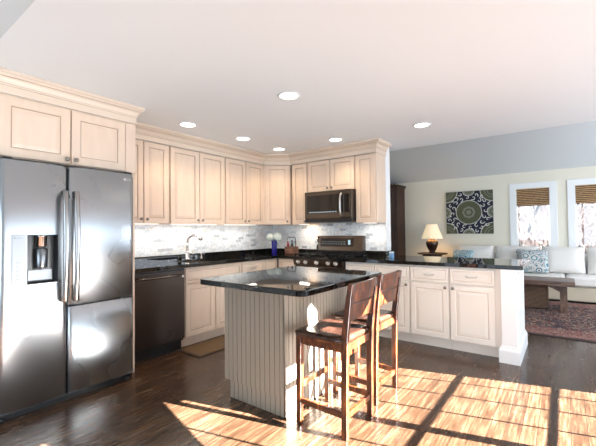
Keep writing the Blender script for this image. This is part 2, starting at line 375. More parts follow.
mb.box((XR, 2.16, 0), (XR + .14, AC - AW, 4)); mb.box((XR, .95, 0), (XR + .14, 2.16, .3)); mb.box((XR, .95, 2.1), (XR + .14, 2.16, 4)); mb.box((XR, YN, 0), (XR + .14, .95, 4))
struct('wall_right', mb, kwall_m)
struct('wall_sun_blocker', bx((4.0, 4.85, -1), (4.2, 11, 5.5)), kwall_m)   # unseen slab added outside to block sun from the living room opening
# near wall: wide glass door opening, unseen, with the added fill lamp
mb = MB(); mb.box((XL, YN - .14, 0), (-3.0, YN, 4)); mb.box((1.8, YN - .14, 0), (XR, YN, 4)); mb.box((-3.0, YN - .14, 2.4), (1.8, YN, 4)); struct('wall_near', mb, wall_m)
# ceilings
struct('ceiling', bx((XL, .615, ZC), (XR, 4.93, ZC + .10)), ceil_m)
def slab(name, y0, z0, y1, z1, x0=-4.6):
    mb = MB(); mb.add([(x0,y0,z0),(XR,y0,z0),(XR,y1,z1),(x0,y1,z1),(x0,y0,z0+.1),(XR,y0,z0+.1),(XR,y1,z1+.1),(x0,y1,z1+.1)], [(0,1,2,3),(7,6,5,4),(0,1,5,4),(2,3,7,6),(1,2,6,5),(3,0,4,7)])
    return struct(name, mb, slope_m)
slab('ceiling_sloped_living', 4.85, 3.75, YF, 2.395)
slab('ceiling_sloped_near', YN, 3.55, .6149, 2.3995, XL)
struct('trim_2', bx((XL, 4.85, ZC + .1), (XR, 4.93, 3.74)), slope_m)

# window_1..: far wall windows with casing, sash, pane and bamboo shade
def far_window(i, a, b):
    r = sempty('window_%d' % i, ((a + b) / 2, YF, hz0)); cw = .115
    m = MB(); m.box((a-cw, YF-.022, hz0-.1), (a, YF, hz1+cw)); m.box((b, YF-.022, hz0-.1), (b+cw, YF, hz1+cw)); m.box((a, YF-.022, hz1), (b, YF, hz1+cw)); m.box((a-cw-.02, YF-.05, hz0-.03), (b+cw+.02, YF, hz0)); m.build('window_casing', white, r, bevel=.003)
    m = MB(); s_ = .022; m.box((a, YF+.03, hz0), (a+s_, YF+.07, hz1)); m.box((b-s_, YF+.03, hz0), (b, YF+.07, hz1)); m.box((a, YF+.03, hz0), (b, YF+.07, hz0+s_)); m.box((a, YF+.03, hz1-s_), (b, YF+.07, hz1)); m.build('window_sash', nickel, r)
    bx((a+s_, YF+.045, hz0+s_), (b-s_, YF+.051, hz1-s_)).build('window_pane', glass, r)
for i, (a, b) in enumerate(holes):
    far_window(i + 1, a, b)
    sh = thing('woven_blind', ['brown woven bamboo blind atop the left far window, nearer the patterned picture', 'brown woven bamboo blind atop the far window cut by the photo\'s right edge', 'brown woven bamboo blind on the far window beyond the right edge'][i], 'blind', ((a+b)/2, YF - .01, 1.72))
    m = MB(); z1 = hz1 - .002; z0 = 1.72; n = 9
    for k in range(n):
        za = z0 + (z1 - z0) * k / n; zb = z0 + (z1 - z0) * (k + 1) / n; m.box((a+.008, YF+.004 - .003*(k % 2), za + .001), (b-.008, YF+.018, zb))
    m.build('woven_slats', bamboo, sh)
    m = MB()
    for k in range(3): m.box((a+.008, YF-.006 - .004*k, z0 - .004 + .022*k), (b-.008, YF+.003, z0 + .03 + .022*k))
    m.build('stacked_fold', bamboo, sh, bevel=.003)
# gable window: frame, muntins, pane
r = sempty('window_4', (XR, AC, SILL)); m = MB()
pts = [(XR + .05, AC - AW, SILL)] + [(XR + .05, AC - AW + 2*AW*i/NSEG, arch(AC - AW + 2*AW*i/NSEG)) for i in range(NSEG + 1)] + [(XR + .05, AC + AW, SILL)]
for p, q in zip(pts, pts[1:]): m.bar(p, q, .04, .04, up=(1, 0, 0))
for yv, wv_ in ((3.12, .075), (3.96, .014), (3.69, .014), (3.40, .014), (2.84, .014), (2.57, .014)): m.box((XR+.044, yv - wv_/2, SILL), (XR+.056, yv + wv_/2, arch(yv)))
for zv, ht in ((1.020, .020), (1.295, .022)):
    y1_ = AC + AW; m.box((XR+.044, AC - AW, zv - ht/2), (XR+.056, y1_, zv + ht/2))
m.build('window_frame', white, r)
# square side window
r = sempty('window_5', (XR, 1.55, .3)); m = MB()
for a, b in (((.95, .3), (1.0, 2.1)), ((2.11, .3), (2.16, 2.1)), ((.95, .3), (2.16, .35)), ((.95, 2.05), (2.16, 2.1)), ((1.53, .3), (1.57, 2.1)), ((.95, 1.18), (2.16, 1.21))): m.box((XR+.04, a[0], a[1]), (XR+.08, b[0], b[1]))
m.build('window_frame', white, r)
# near glass doors
r = sempty('door_1', (-.6, YN, 0)); m = MB()
for xx in (-3.0, -1.85, -.62, .58, 1.73): m.box((xx, YN-.10, 0), (xx+.07, YN-.04, 2.4))
m.box((-3.0, YN-.10, 2.33), (1.8, YN-.04, 2.4)); m.box((-3.0, YN-.10, 0), (1.8, YN-.04, .1)); m.build('door_frame', white, r)

# baseboards
struct('baseboard_far', bx((-4.5, YF-.016, .001), (XR, YF-.001, .13)), white, bevel=.003)
struct('baseboard_left', bx((XL+.001, YN, .001), (XL+.016, .64, .13)), white, bevel=.003)

# backsplash tile on both walls
struct('trim_3', bx((XL+.001, 1.72, .981), (XL+.010, YB-.001, 1.354)), tile_y)
struct('trim_4', bx((XL+.011, YB-.010, .90), (-1.915, YB-.001, 1.37)), tile_x)
# white casing on the free end of the kitchen wall
struct('trim_5', bx((-1.904, YB-.03, .985), (-1.899, YB+.115, 2.318)), white)

# crown mouldings
CR = [(0, 2.2455), (.008, 2.2455), (.008, 2.300), (.0105, 2.3005), (.0105, 2.303), (.016, 2.306), (.016, 2.313), (.0175, 2.3135), (.0175, 2.316), (.024, 2.330), (.036, 2.345), (.050, 2.354), (.054, 2.355), (.054, 2.359), (.0655, 2.3605), (.070, 2.366), (.078, 2.373), (.080, 2.3735), (.080, 2.3755), (.084, 2.376), (.084, 2.3985), (0, 2.3985)]
CG = (3, 7, 12, 17)
struct('trim_6', sweep([(-3.585, 1.735), (-3.585, 3.95), (-3.28, 4.20), (-1.905, 4.20), (-1.905, 4.515)], CR, crown_p, 'c', gl=CG), [crown_p, glaze])
CR2 = [(o_ * .66, z) for o_, z in CR]
struct('trim_7', sweep([(-3.12, .45), (-3.12, 1.712), (-3.90, 1.712)], CR2, crown_p, 'c', gl=CG), [crown_p, glaze])

# ------------------------------------------------------------------ cabinet parts
LP = [(0, 0), (0, .016), (.003, .020), (.054, .020), (.0565, .0165), (.0600, .0160), (.062, .0125), (.0655, .0125), (.068, .0130), (.092, .0185), (.0935, .0185)]
LED = mat('lit_led_strip', (1, 1, 1), .5); LED.node_tree.nodes['Principled BSDF'].inputs['Emission Color'].default_value = (1, .9, .78, 1); LED.node_tree.nodes['Principled BSDF'].inputs['Emission Strength'].default_value = 1.5
def led(parent, a, b, e):
    bx(a, b).build('light_strip', LED, parent); c = [(p+q)/2 for p, q in zip(a, b)]; yl = abs(b[1]-a[1]) > abs(b[0]-a[0])
    light('cabinet_strip_light', 'AREA', (c[0], c[1], min(a[2], b[2]) - .002), e, (1, .93, .84), (0, 0, -1), shape='RECTANGLE', size=.03 if yl else abs(b[0]-a[0]), size_y=abs(b[1]-a[1]) if yl else .03)
def door_loops(fr, W, H):
    k = min(1.0, min(W, H) / .24); return [(a if a <= .003 else fr + (a - .054) * k, d) for a, d in LP]
def knob(parent, P, N, m=pewter, r=.017):
    MB().lathe([(.006, 0), (.005, .012), (r*.6, .014), (r, .019), (r*.95, .025), (r*.4, .029)], P, N, 14).build('knob', m, parent)
def pull(parent, P, U, N, L=.095, m=nickel):
    P = Vector(P); U = Vector(U); N = Vector(N); m_ = MB()
    pts = []
    for i in range(9):
        a = -1 + 2*i/8; pts.append(P + U*(a*L/2) + N*(.024*(1 - a**4)) + Vector((0, 0, -.004*(1 - a*a))))
    m_.tube(pts, .0048, 8); 
    for s_ in (-1, 1): m_.lathe([(.008, 0), (.006, .004)], P + U*(s_*L/2), N, 10)
    m_.build('pull_handle', m, parent)
def door(parent, O, U, N, W, H, kn=None, mm=(paint, glaze), name='door', fr=.054):
    m = MB().panel(O, U, N, W, H, door_loops(fr, W, H), gl=(5, 6)); d = m.build(name, list(mm), parent)
    if kn == 'pull': pull(d, Vector(O) + Vector(U)*(W/2) + Vector((0,0,H/2)) + Vector(N)*.0185, U, N)
    elif kn: knob(d, Vector(O) + Vector(U)*kn[0] + Vector((0, 0, kn[1])) + Vector(N)*.02, N)
    return d
PX, NY, PY, NX = Vector((1,0,0)), Vector((0,-1,0)), Vector((0,1,0)), Vector((-1,0,0))
G = .003
Z0U, Z1U = 1.356, 2.244

# left wall uppers (fronts at X = -3.585)
def upper_left(y0, y1, splits, label):
    t_ = thing('wall_cabinet', label, 'cabinet', ((XL - 3.6) / 2, (y0 + y1) / 2, Z0U), 'wall cabinets')
    led(t_, (-3.70, y0+.08, Z0U-.006), (-3.67, y1-.08, Z0U-.0005), 1.5)
    bx((XL+.011, y0+.001, Z0U), (-3.606, y1-.001, Z1U)).build('cabinet_body', paint, t_)
    for a, b, ks in splits:
        W = b - a; door(t_, (-3.605, a, Z0U+.002), PY, PX, W, Z1U-Z0U-.006, (W-.03 if ks > 0 else .03, .045))
upper_left(1.735, 2.366, [(1.75, 2.052, 1), (2.060, 2.356, -1)], 'cream two-door wall cabinet directly right of the refrigerator')
upper_left(2.367, 3.194, [(2.379, 2.778, 1), (2.787, 3.185, -1)], 'cream two-door wall cabinet above the kitchen sink and faucet')
upper_left(3.195, 3.949, [(3.205, 3.573, 1), (3.585, 3.938, -1)], 'cream two-door wall cabinet between the one over the sink and the angled corner one')
# diagonal corner cabinet
A = Vector((-3.585, 3.95, 0)); B = Vector((-3.28, 4.20, 0)); U = (B - A).normalized(); N = Vector((U.y, -U.x, 0))
t_ = thing('corner_wall_cabinet', 'cream angled single-door wall cabinet in the corner above the blue vase', 'cabinet', (-3.6, 4.25, Z0U))
A2 = A - N*.021; B2 = B - N*.021
MB().prism([(XL+.011, 3.951), (A2.x, 3.951), (B2.x - .001, 4.215), (B2.x - .001, YB-.011), (XL+.011, YB-.011)], Z0U, Z1U).build('cabinet_body', paint, t_)
L_ = (B - A).length; door(t_, A - N*.020 + U*.018 + Vector((0,0,Z0U+.002)), U, N, L_-.036, Z1U-Z0U-.006, (L_-.036-.03, .045))
# back wall uppers (fronts at Y = 4.20)
def upper_back(x0, x1, z0, splits, label, name='wall_cabinet'):
    t_ = thing(name, label, 'cabinet', ((x0+x1)/2, 4.35, z0), 'wall cabinets')
    bx((x0+.001, 4.221, z0), (x1-.001, YB-.011, Z1U)).build('cabinet_body', paint, t_)
    for a, b, ks in splits:
        W = b - a; door(t_, (a, 4.220, z0+.002), PX, NY, W, Z1U-z0-.006, (W-.03 if ks > 0 else .03, .04) if ks else None)
    if z0 == Z0U: led(t_, (x0+.06, 4.30, z0-.006), (x1-.06, 4.33, z0-.0005), 1.1)
    return t_
upper_back(-3.262, -2.972, Z0U, [(-3.245, -2.982, 1)], 'cream narrow single-door wall cabinet left of the microwave')
upper_back(-2.971, -2.203, 1.808, [(-2.957, -2.592, 1), (-2.583, -2.214, -1)], 'cream short two-door wall cabinet directly above the microwave')
upper_back(-2.202, -1.905, Z0U, [(-2.192, -1.925, 0)], 'cream narrow tall wall cabinet right of the microwave, at the end of the wall')
# cabinet over the fridge, with its side panels
t_ = thing('refrigerator_cabinet', 'cream surround around the refrigerator with a two-door cabinet over it', 'cabinet', (-3.5, 1.18, 0))
m = MB(); m.box((XL+.001, .661, 1.80), (-3.141, 1.711, 2.2445)); m.build('cabinet_body', paint, t_)
bx((XL+.001, 1.690, .001), (-3.140, 1.712, 1.799)).build('side_panel', paint, t_); bx((XL+.001, .655, .001), (-3.140, .677, 1.799)).build('side_panel', paint, t_)
m = MB(); m.box((-3.140, .655, 1.799), (-3.125, .731, 2.2445)); m.box((-3.140, 1.622, 1.799), (-3.125, 1.712, 2.2445)); m.box((-3.140, .731, 2.235), (-3.125, 1.622, 2.2445)); m.build('face_frame', paint, t_)
for a, b, ks in ((.733, 1.176, 1), (1.186, 1.618, -1)):
    W = b - a; door(t_, (-3.140, a, 1.806), PY, PX, W, 2.236-1.808, (W-.028 if ks > 0 else .028, .035), fr=.06)

# ------------------------------------------------------------------ base cabinets
ZK, ZD0, ZD1, ZR0, ZR1, ZT = .116, .120, .688, .702, .856, .874
def base_left(y0, y1, doors, drawers, label):
    t_ = thing('base_cabinet', label, 'cabinet', (-3.6, (y0+y1)/2, 0), 'base cabinets under the sink run')
    bx((XL+.011, y0+.001, ZK), (-3.321, y1-.001, ZT)).build('cabinet_body', paint, t_)
    bx((XL+.011, y0+.001, .001), (-3.385, y1-.001, ZK)).build('toe_kick', paint, t_)
    for a, b, ks in doors: W = b-a; door(t_, (-3.320, a, ZD0), PY, PX, W, ZD1-ZD0, ((W-.03 if ks > 0 else .03), ZD1-ZD0-.04), fr=.052)
    for a, b, h in drawers: door(t_, (-3.320, a, ZR0), PY, PX, b-a, ZR1-ZR0, 'pull' if h else None, name='drawer_front' if h else 'false_front', fr=.022)
base_left(2.366, 3.204, [(2.377, 2.777, 1), (2.792, 3.192, -1)], [(2.377, 3.192, 0)], 'cream sink base cabinet with two doors under one wide blank front, beside the dishwasher')
base_left(3.205, 3.650, [(3.221, 3.636, 1)], [(3.221, 3.636, 1)], 'cream base cabinet with one pull drawer, right of the sink cabinet')
base_left(3.651, 3.926, [(3.672, 3.905, 1)], [(3.672, 3.905, 0)], 'narrow cream base cabinet at the inside corner below the blue vase')
def base_back(x0, x1, doors, drawers, label, mm=(pen_paint, pen_glaze), yb=YB-.011, side=None):
    t_ = thing('base_cabinet', label, 'cabinet', ((x0+x1)/2, 4.2, 0), 'base cabinets along the peninsula')
    bx((x0+.001, 3.927, ZK), (x1-.001, yb, ZT)).build('cabinet_body', mm[0], t_)
    bx((x0+.001, 3.985, .001), (x1-.001, yb, ZK)).build('toe_kick', mm[0], t_)
    for a, b, ks in doors: W = b-a; door(t_, (a, 3.926, ZD0), PX, NY, W, ZD1-ZD0, ((W-.03 if ks > 0 else .03), ZD1-ZD0-.035), mm, fr=.052)
    for a, b, h in drawers: door(t_, (a, 3.926, ZR0), PX, NY, b-a, ZR1-ZR0, 'pull' if h else None, mm, name='drawer_front' if h else 'false_front', fr=.022)
    return t_
base_back(-3.298, -2.977, [(-3.262, -2.99, -1)], [(-3.262, -2.99, 0)], 'narrow cream base cabinet between the corner and the left side of the stove', (paint, glaze))
base_back(-2.205, -1.8125, [(-2.195, -1.820, 1)], [(-2.195, -1.820, 0)], 'cream base cabinet directly right of the stove, behind the bar stools')
base_back(-1.8115, -1.3915, [(-1.806, -1.399, 1)], [(-1.806, -1.399, 0)], 'cream base cabinet behind the far bar stool, its drawer front without a pull', yb=4.60)
base_back(-1.3905, -.9785, [(-1.384, -.986, 1)], [(-1.384, -.986, 1)], 'cream peninsula cabinet with drawer pull, its door knob at upper right', yb=4.60)
base_back(-.9775, -.508, [(-.970, -.561, -1)], [(-.970, -.561, 1)], 'cream base cabinet next to the white end post of the peninsula', yb=4.60)
# peninsula end post with panel and base moulding
t_ = thing('peninsula_end_post', 'white square end post with tall base moulding at the peninsula end', 'post', (-.44, 4.2, 0))
bx((-.506, 3.874, .002), (-.380, 4.62, .874)).build('post_body', white, t_, bevel=.002)
lp = [(0, 0), (0, .004), (.06, .004), (.066, -.000), (.072, .003), (.086, .003), (.090, .0008)]
MB().panel((-.380, 3.885, .17), PY, PX, .72, .42, [(0, -.001), (0, .003), (.055, .003), (.06, .008), (.07, .008), (.08, .002), (.10, .002)]).build('recessed_panel', white, t_)
MB().panel((-.380, 3.885, .60), PY, PX, .72, .255, [(0, -.001), (0, .003), (.045, .003), (.05, .008), (.06, .008), (.07, .002), (.09, .002)]).build('recessed_panel', white, t_)
sweep([(-.508, 3.925), (-.508, 3.872), (-.378, 3.872), (-.378, 4.625)], [(0, .001), (.022, .001), (.022, .115), (.016, .135), (.008, .142), (.006, .155), (0, .16)], white, 'b').build('base_moulding', white, t_)
o = thing('outlet', 'white wall outlet near the top of the peninsula end panel', 'outlet', (-.371, 4.02, .83))
bx((-.3765, 3.985, .775), (-.3705, 4.055, .862)).build('cover_plate', white, o, bevel=.001)
gs = mat('grey_socket', (.25, .24, .22), .5)
for a in (3.998, 4.036): bx((-.3715, a, .79), (-.3695, a+.005, .845)).build('socket', gs, o)

# ------------------------------------------------------------------ counters
def rrect(x0, y0, x1, y1, r, corners):  # corners: radii flags (x0y0, x1y0, x1y1, x0y1)
    P = []; cs = [(x0, y0, PI, 1.5*PI), (x1, y0, 1.5*PI, 2*PI), (x1, y1, 0, .5*PI), (x0, y1, .5*PI, PI)]
    for (cx, cy, a0, a1), fl in zip(cs, corners):
        rr = r if fl else .004; ox = cx + (rr if cx == x0 else -rr); oy = cy + (rr if cy == y0 else -rr)
        for i in range(8): a = a0 + (a1 - a0) * i / 7; P.append((ox + rr*math.cos(a), oy + rr*math.sin(a)))
    return P
m = MB(); z0, z1 = .8755, .914; xf, sx0, sx1, sy0, sy1 = -3.270, -3.74, -3.36, 2.50, 3.07
m.box((XL+.012, 1.714, z0), (xf, sy0, z1)); m.box((XL+.012, sy1, z0), (xf, YB-.012, z1)); m.box((XL+.012, sy0, z0), (sx0, sy1, z1)); m.box((sx1, sy0, z0), (xf, sy1, z1))
m.box((xf, 3.876, z0), (-2.978, YB-.012, z1))
ct = thing('countertop', 'black speckled granite countertop along the sink wall, turning the corner up to the stove', 'countertop', (-3.6, 3.0, .8755)); m.build('counter_slab', granite, ct)
m = MB(); m.box((XL+.0105, 1.714, .9145), (XL+.03, YB-.031, .979)); m.box((XL+.0105, YB-.030, .9145), (-2.978, YB-.0105, .979)); m.build('counter_upstand', granite, ct)
ct = thing('countertop', 'black speckled granite countertop of the peninsula, from the stove to the white end post', 'countertop', (-1.2, 4.2, .8755))
MB().prism([(-2.204, 3.876)] + [(-.324, 3.876)] + [(-.322, 3.878), (-.322, 4.70), (-.324, 4.702), (-1.892, 4.702), (-1.892, YB-.012), (-2.204, YB-.012)], z0, z1).build('counter_slab', granite, ct, bevel=.003)
m = MB(); m.box((-2.204, YB-.030, .9145), (-1.891, YB-.0105, .979)); m.box((-1.890, 4.40, .9145), (-1.868, 4.66, .983)); m.build('counter_upstand', granite, ct)
# sink
sk = thing('sink', 'stainless undermount sink sunk in the black granite by the dishwasher', 'sink', (-3.55, 2.78, .70))
m = MB(); a, b, c, d = sx0+.002, sx1-.002, sy0+.002, sy1-.002; zt, zb = .873, .70
m.add([(a,c,zt),(b,c,zt),(b,d,zt),(a,d,zt),(a+.02,c+.02,zb),(b-.02,c+.02,zb),(b-.02,d-.02,zb),(a+.02,d-.02,zb),(a-.004,c-.004,zt),(b+.004,c-.004,zt),(b+.004,d+.004,zt),(a-.004,d+.004,zt)],
      [(0,1,5,4),(1,2,6,5),(2,3,7,6),(3,0,4,7),(4,5,6,7),(8,9,1,0),(9,10,2,1),(10,11,3,2),(11,8,0,3)])
m.build('basin', nickel, sk); MB().lathe([(.04, 0), (.04, .004), (.03, .005)], (-3.55, 2.78, .701)).build('drain', chrome, sk)
# faucet
fx, fy = -3.80, 2.755
ft = thing('faucet', 'chrome single-lever kitchen faucet behind the sink', 'faucet', (fx, fy, .9145))
MB().lathe([(.032, 0), (.032, .006), (.025, .012), (.023, .10), (.020, .11)], (fx, fy, .915)).build('faucet_base', chrome, ft)
pts = [(fx, fy, .99), (fx, fy, 1.10)] + [(fx + .085*(1-math.cos(a)), fy + .02*(1-math.cos(a)), 1.12 + .095*math.sin(a)) for a in [i*PI/2/7 for i in range(8)]] + [(fx+.14, fy+.033, 1.215), (fx+.17, fy+.04, 1.205)]
MB().tube(pts, .0155, 12).build('spout', chrome, ft)
MB().lathe([(.016, 0), (.022, .01), (.022, .06), (.018, .065)], (fx+.165, fy+.039, 1.208), (.75, .15, -.65)).build('spray_head', chrome, ft)
MB().tube([(fx+.01, fy+.02, .985), (fx+.03, fy+.065, 1.01), (fx+.05, fy+.09, 1.07), (fx+.052, fy+.095, 1.13)], [.012, .010, .007, .005], 8).build('lever', chrome, ft)
sd = thing('soap_dispenser', 'small chrome soap pump beside the kitchen faucet', 'soap dispenser', (-3.80, 2.97, .9145))
MB().lathe([(.020, 0), (.020, .005), (.012, .01), (.010, .05), (.014, .055), (.014, .07)], (-3.80, 2.97, .915), n=16).build('pump_body', chrome, sd)
MB().tube([(-3.80, 2.97, .98), (-3.76, 2.97, .985), (-3.735, 2.97, .975)], .006, 8).build('nozzle', chrome, sd)

# island
isl = thing('kitchen_island', 'kitchen island with greige beadboard sides', 'kitchen island', (-1.83, 2.32, 0))
ix0, ix1, iy0, iy1 = -2.133, -1.534, 1.886, 2.765
m = MB(); m.box((ix0+.02, iy0+.012, .129), (ix1-.012, iy1, .874)); m.box((ix0+.062, iy0+.012, .002), (ix1-.012, iy1, .129)); m.build('island_body', bead, isl)
def beadboard(O, U, N, W, z0, z1, notch=0):
    O = Vector(O); U = Vector(U); N = Vector(N); prof = [(0, .012)]; n = round(W / .0445); st = W / n
    for i in range(1, n):
        x = i*st; prof += [(x-.003, .012), (x-.0015, .0085), (x+.0015, .0085), (x+.003, .012)]
    prof.append((W, .012)); m = MB(); k = len(prof)
    vs = []
    for z in (z0, z1):
        vs += [O + U*a + N*d + Vector((0,0,z)) for a, d in prof]
    gm = [1 if (prof[i][1] < .0115 or prof[i+1][1] < .0115) else 0 for i in range(k-1)]
    b = len(m.v); m.v += [tuple(p) for p in vs]
    for i in range(k-1): m.f.append((i, i+1, k+i+1, k+i)); m.mi.append(gm[i]); m.sm.append(False)
    m.box(O + N*.0005 + Vector((0,0,z0)), O + U*W + N*.007 + Vector((0,0,z1)))
    return m
bead_g = mat('greige_beadboard_groove', (.18, .145, .108), .55)
m = beadboard((ix0, iy0+.012, 0), PX, NY, ix1-ix0, .129, .874); o = m.build('beadboard_panel', [bead, bead_g], isl)
m = beadboard((ix0+.06, iy0+.012, 0), PX, NY, ix1-ix0-.06, .002, .129); m.build('beadboard_base', [bead, bead_g], isl)
m = beadboard((ix1-.012, iy0, 0), PY, PX, iy1-iy0, .002, .874); m.build('beadboard_panel', [bead, bead_g], isl)
for a in (iy0+.02, iy0+.45): door(isl, (ix0+.02, a+.41, .14), NY, NX, .41, .70, (.03, .64))
ct = MB().prism(rrect(-2.178, 1.664, -1.213, 2.80, .055, (1, 1, 1, 1)), z0, z1).build('countertop', granite, bevel=.005, seg=3)
tag(ct, 'black speckled granite slab with rounded corners on top of the kitchen island', 'countertop')

# ------------------------------------------------------------------ refrigerator
fr = thing('refrigerator', 'tall stainless steel refrigerator with ice and water dispenser in its left door', 'refrigerator', (-3.4, 1.17, 0))
bx((-3.88, .70, .03), (-3.075, 1.66, 1.755)).build('fridge_case', mat('dark_grey_steel_sides', (.10, .10, .105), .4, .5), fr)
def fdoor(y0, y1, z0_, z1_, name, holes_=None, parent=fr, m_=steel):
    """slightly convex steel door with rounded sides, and an optional recess opening"""
    ys = sorted(set([y0, y0+.004, y0+.012, y1-.012, y1-.004, y1] + [y0 + (y1-y0)*i/14 for i in range(1, 14)] + (list(holes_[:2]) if holes_ else [])))
    zs = sorted(set([z0_, z0_+.004, z1_-.004, z1_] + (list(holes_[2:]) if holes_ else [])))
    def xs(y, z):
        u_ = (y - y0)/(y1 - y0)*2 - 1; x = -3.0 + .010*(1-u_*u_) - .010
        e = min(y - y0, y1 - y); x -= .012*max(0, 1 - e/.012)**2
        if min(z - z0_, z1_ - z) < .002: x -= .004
        return x
    m = MB(); nz = len(zs); vs = [(xs(y, z), y, z) for y in ys for z in zs]; fs = []
    for i in range(len(ys)-1):
        for j in range(nz-1):
            if holes_ and holes_[0] - 1e-6 <= ys[i] and ys[i+1] <= holes_[1] + 1e-6 and holes_[2] - 1e-6 <= zs[j] and zs[j+1] <= holes_[3] + 1e-6: continue
            fs.append((i*nz+j, (i+1)*nz+j, (i+1)*nz+j+1, i*nz+j+1))
    m.add(vs, fs, 0, True)
    xb = -3.068
    m.add([(xs(y0,.5*(z0_+z1_)),y0,z0_),(xs(y0,.5*(z0_+z1_)),y0,z1_),(xb,y0,z1_),(xb,y0,z0_)], [(0,1,2,3)]); m.add([(xs(y1,.5*(z0_+z1_)),y1,z0_),(xs(y1,.5*(z0_+z1_)),y1,z1_),(xb,y1,z1_),(xb,y1,z0_)], [(0,3,2,1)])
    m.add([(-3.004,y0,z1_),(-3.004,y1,z1_),(xb,y1,z1_),(xb,y0,z1_)], [(0,1,2,3)]); m.add([(-3.004,y0,z0_),(-3.004,y1,z0_),(xb,y1,z0_),(xb,y0,z0_)], [(3,2,1,0)])
    if not holes_: m.add([(xb,y0,z0_),(xb,y1,z0_),(xb,y1,z1_),(xb,y0,z1_)], [(0,1,2,3)])
    return m.build(name, m_, parent)
ld = fdoor(.712, 1.113, .060, 1.768, 'freezer_door', (.862, 1.052, .893, 1.252))
rd = fdoor(1.125, 1.627, .716, 1.768, 'door'); bd = fdoor(1.125, 1.627, .060, .706, 'lower_door')
bx((-3.07, .72, .001), (-3.045, 1.62, .055)).build('toe_grille', black, fr)
for yy in (.735, 1.585): MB().lathe([(.016, 0), (.018, .02), (.014, .028)], (-3.03, yy, .001), n=14).build('foot', black, fr)
for yy in (.73, 1.57): bx((-3.13, yy, 1.756), (-3.02, yy+.05, 1.785)).build('hinge_cover', black, fr, bevel=.004)
for par, yy in ((ld, 1.083), (rd, 1.158)):
    pts = []
    m = MB()
    for i in range(13):
        a = -1 + 2*i/12; pts.append((-2.935 + .022*(1-a*a) - .02, yy, 1.165 + a*.412))
    V_ = []; F_ = []; sec = [(-.5, -.42), (-.42, -.5), (.25, -.5), (.5, -.28), (.5, .28), (.25, .5), (-.42, .5), (-.5, .42)]
    for p in pts:
        for a_, b_ in sec: V_.append((p[0] + a_*.024, p[1] + b_*.036, p[2]))
    for i in range(12):
        for j in range(8): F_.append((i*8+j, i*8+(j+1) % 8, (i+1)*8+(j+1) % 8, (i+1)*8+j))
    F_ += [tuple(reversed(range(8))), tuple(96+j for j in range(8))]; m.add(V_, F_, 0, True)
    m.bar((-3.002, yy, .765), (-2.95, yy, .765), .024, .028, up=(0, 0, 1)); m.bar((-3.002, yy, 1.565), (-2.95, yy, 1.565), .024, .028, up=(0, 0, 1))
    m.build('door_handle', steel_mat('handle_steel', (.36, .345, .335), .2), par, bevel=.003)
# dispenser
m = MB(); y0, y1, za, zb_ = .863, 1.051, .894, 1.251; xb = -3.064
m.add([(-3.003,y0,za),(-3.003,y1,za),(-3.003,y1,zb_),(-3.003,y0,zb_),(xb,y0+.01,za+.02),(xb,y1-.01,za+.02),(xb,y1-.01,zb_),(xb,y0+.01,zb_)], [(0,4,5,1),(1,5,6,2),(2,6,7,3),(3,7,4,0),(4,7,6,5)])
dp = m.build('dispenser_niche', mat('dark_grey_niche', (.02, .021, .023), .35, .2), ld)
sil = mat('silver_plastic', (.36, .39, .42), .35, .2)
MB().lathe([(.030, 0), (.036, .006), (.036, .075), (.042, .080)], (-3.040, .957, 1.165), n=24).build('water_spout', chrome, dp)
MB().lathe([(.030, 0), (.040, .01), (.042, .14), (.036, .15)], (-3.045, .957, 1.005), n=24).build('dispenser_paddle', mat('grey_chrome', (.22, .23, .24), .25, .9), dp, bevel=.01)
MB().box((-3.062, .885, .925), (-3.055, 1.03, .998)).build('back_plate', sil, dp)
bx((-3.040, .866, .896), (-3.001, 1.048, .906)).build('drip_tray', nickel, dp, bevel=.002)
cp = bx((-3.006, .775, .884), (-2.9975, .855, 1.253)).build('control_panel', sil, ld, bevel=.003)
m = MB()
for k in range(6): m.box((-2.9978, .797, .92 + k*.028), (-2.9968, .812 + .008*(k % 2), .924 + k*.028))
m.box((-2.9978, .785, 1.225), (-2.9968, .795, 1.235)); m.box((-2.9978, .80, 1.229), (-2.9968, .835, 1.232)); m.build('control_markings', mat('grey_print', (.22, .24, .27), .5), cp)
bx((-3.004, .777, .862), (-2.997, .853, .877)).build('dispenser_button', sil, ld, bevel=.002)
logo_w = mat('silver_white_lettering', (.8, .8, .8), .3)
MB().lathe([(.0125, 0), (.0125, .0012)], (-2.9985, 1.548, 1.7135), PX, 20).build('logo_disc', logo_w, rd)
text('logo_lettering', 'LG', .028, (-2.9985, 1.567, 1.704), PY, (0, 0, 1), logo_w, rd)

# ------------------------------------------------------------------ dishwasher
dw = thing('dishwasher', 'dark slate dishwasher with bar handle beside the refrigerator', 'dishwasher', (-3.6, 2.06, 0))
bx((XL+.02, 1.755, .10), (-3.325, 2.355, .868)).build('dishwasher_case', dark_gap, dw)
m = MB(); m.box((-3.322, 1.760, .125), (-3.296, 2.354, .845)); dd = m.build('door', slate, dw, bevel=.004); bx((-3.322, 1.760, .848), (-3.300, 2.354, .870)).build('control_strip', black, dw)
pts = [(-3.296+.045*(1-(-1+2*i/10)**6), 2.057 + (-1+2*i/10)*.262, .806) for i in range(11)]
MB().tube(pts, .0125, 10).build('door_handle', slate_l, dd)
bx((-3.296, 2.325, .775), (-3.2945, 2.345, .80)).build('rating_sticker', logo_w, dd)
bx((-3.37, 1.76, .001), (-3.36, 2.354, .098)).build('toe_plate', black, dw)

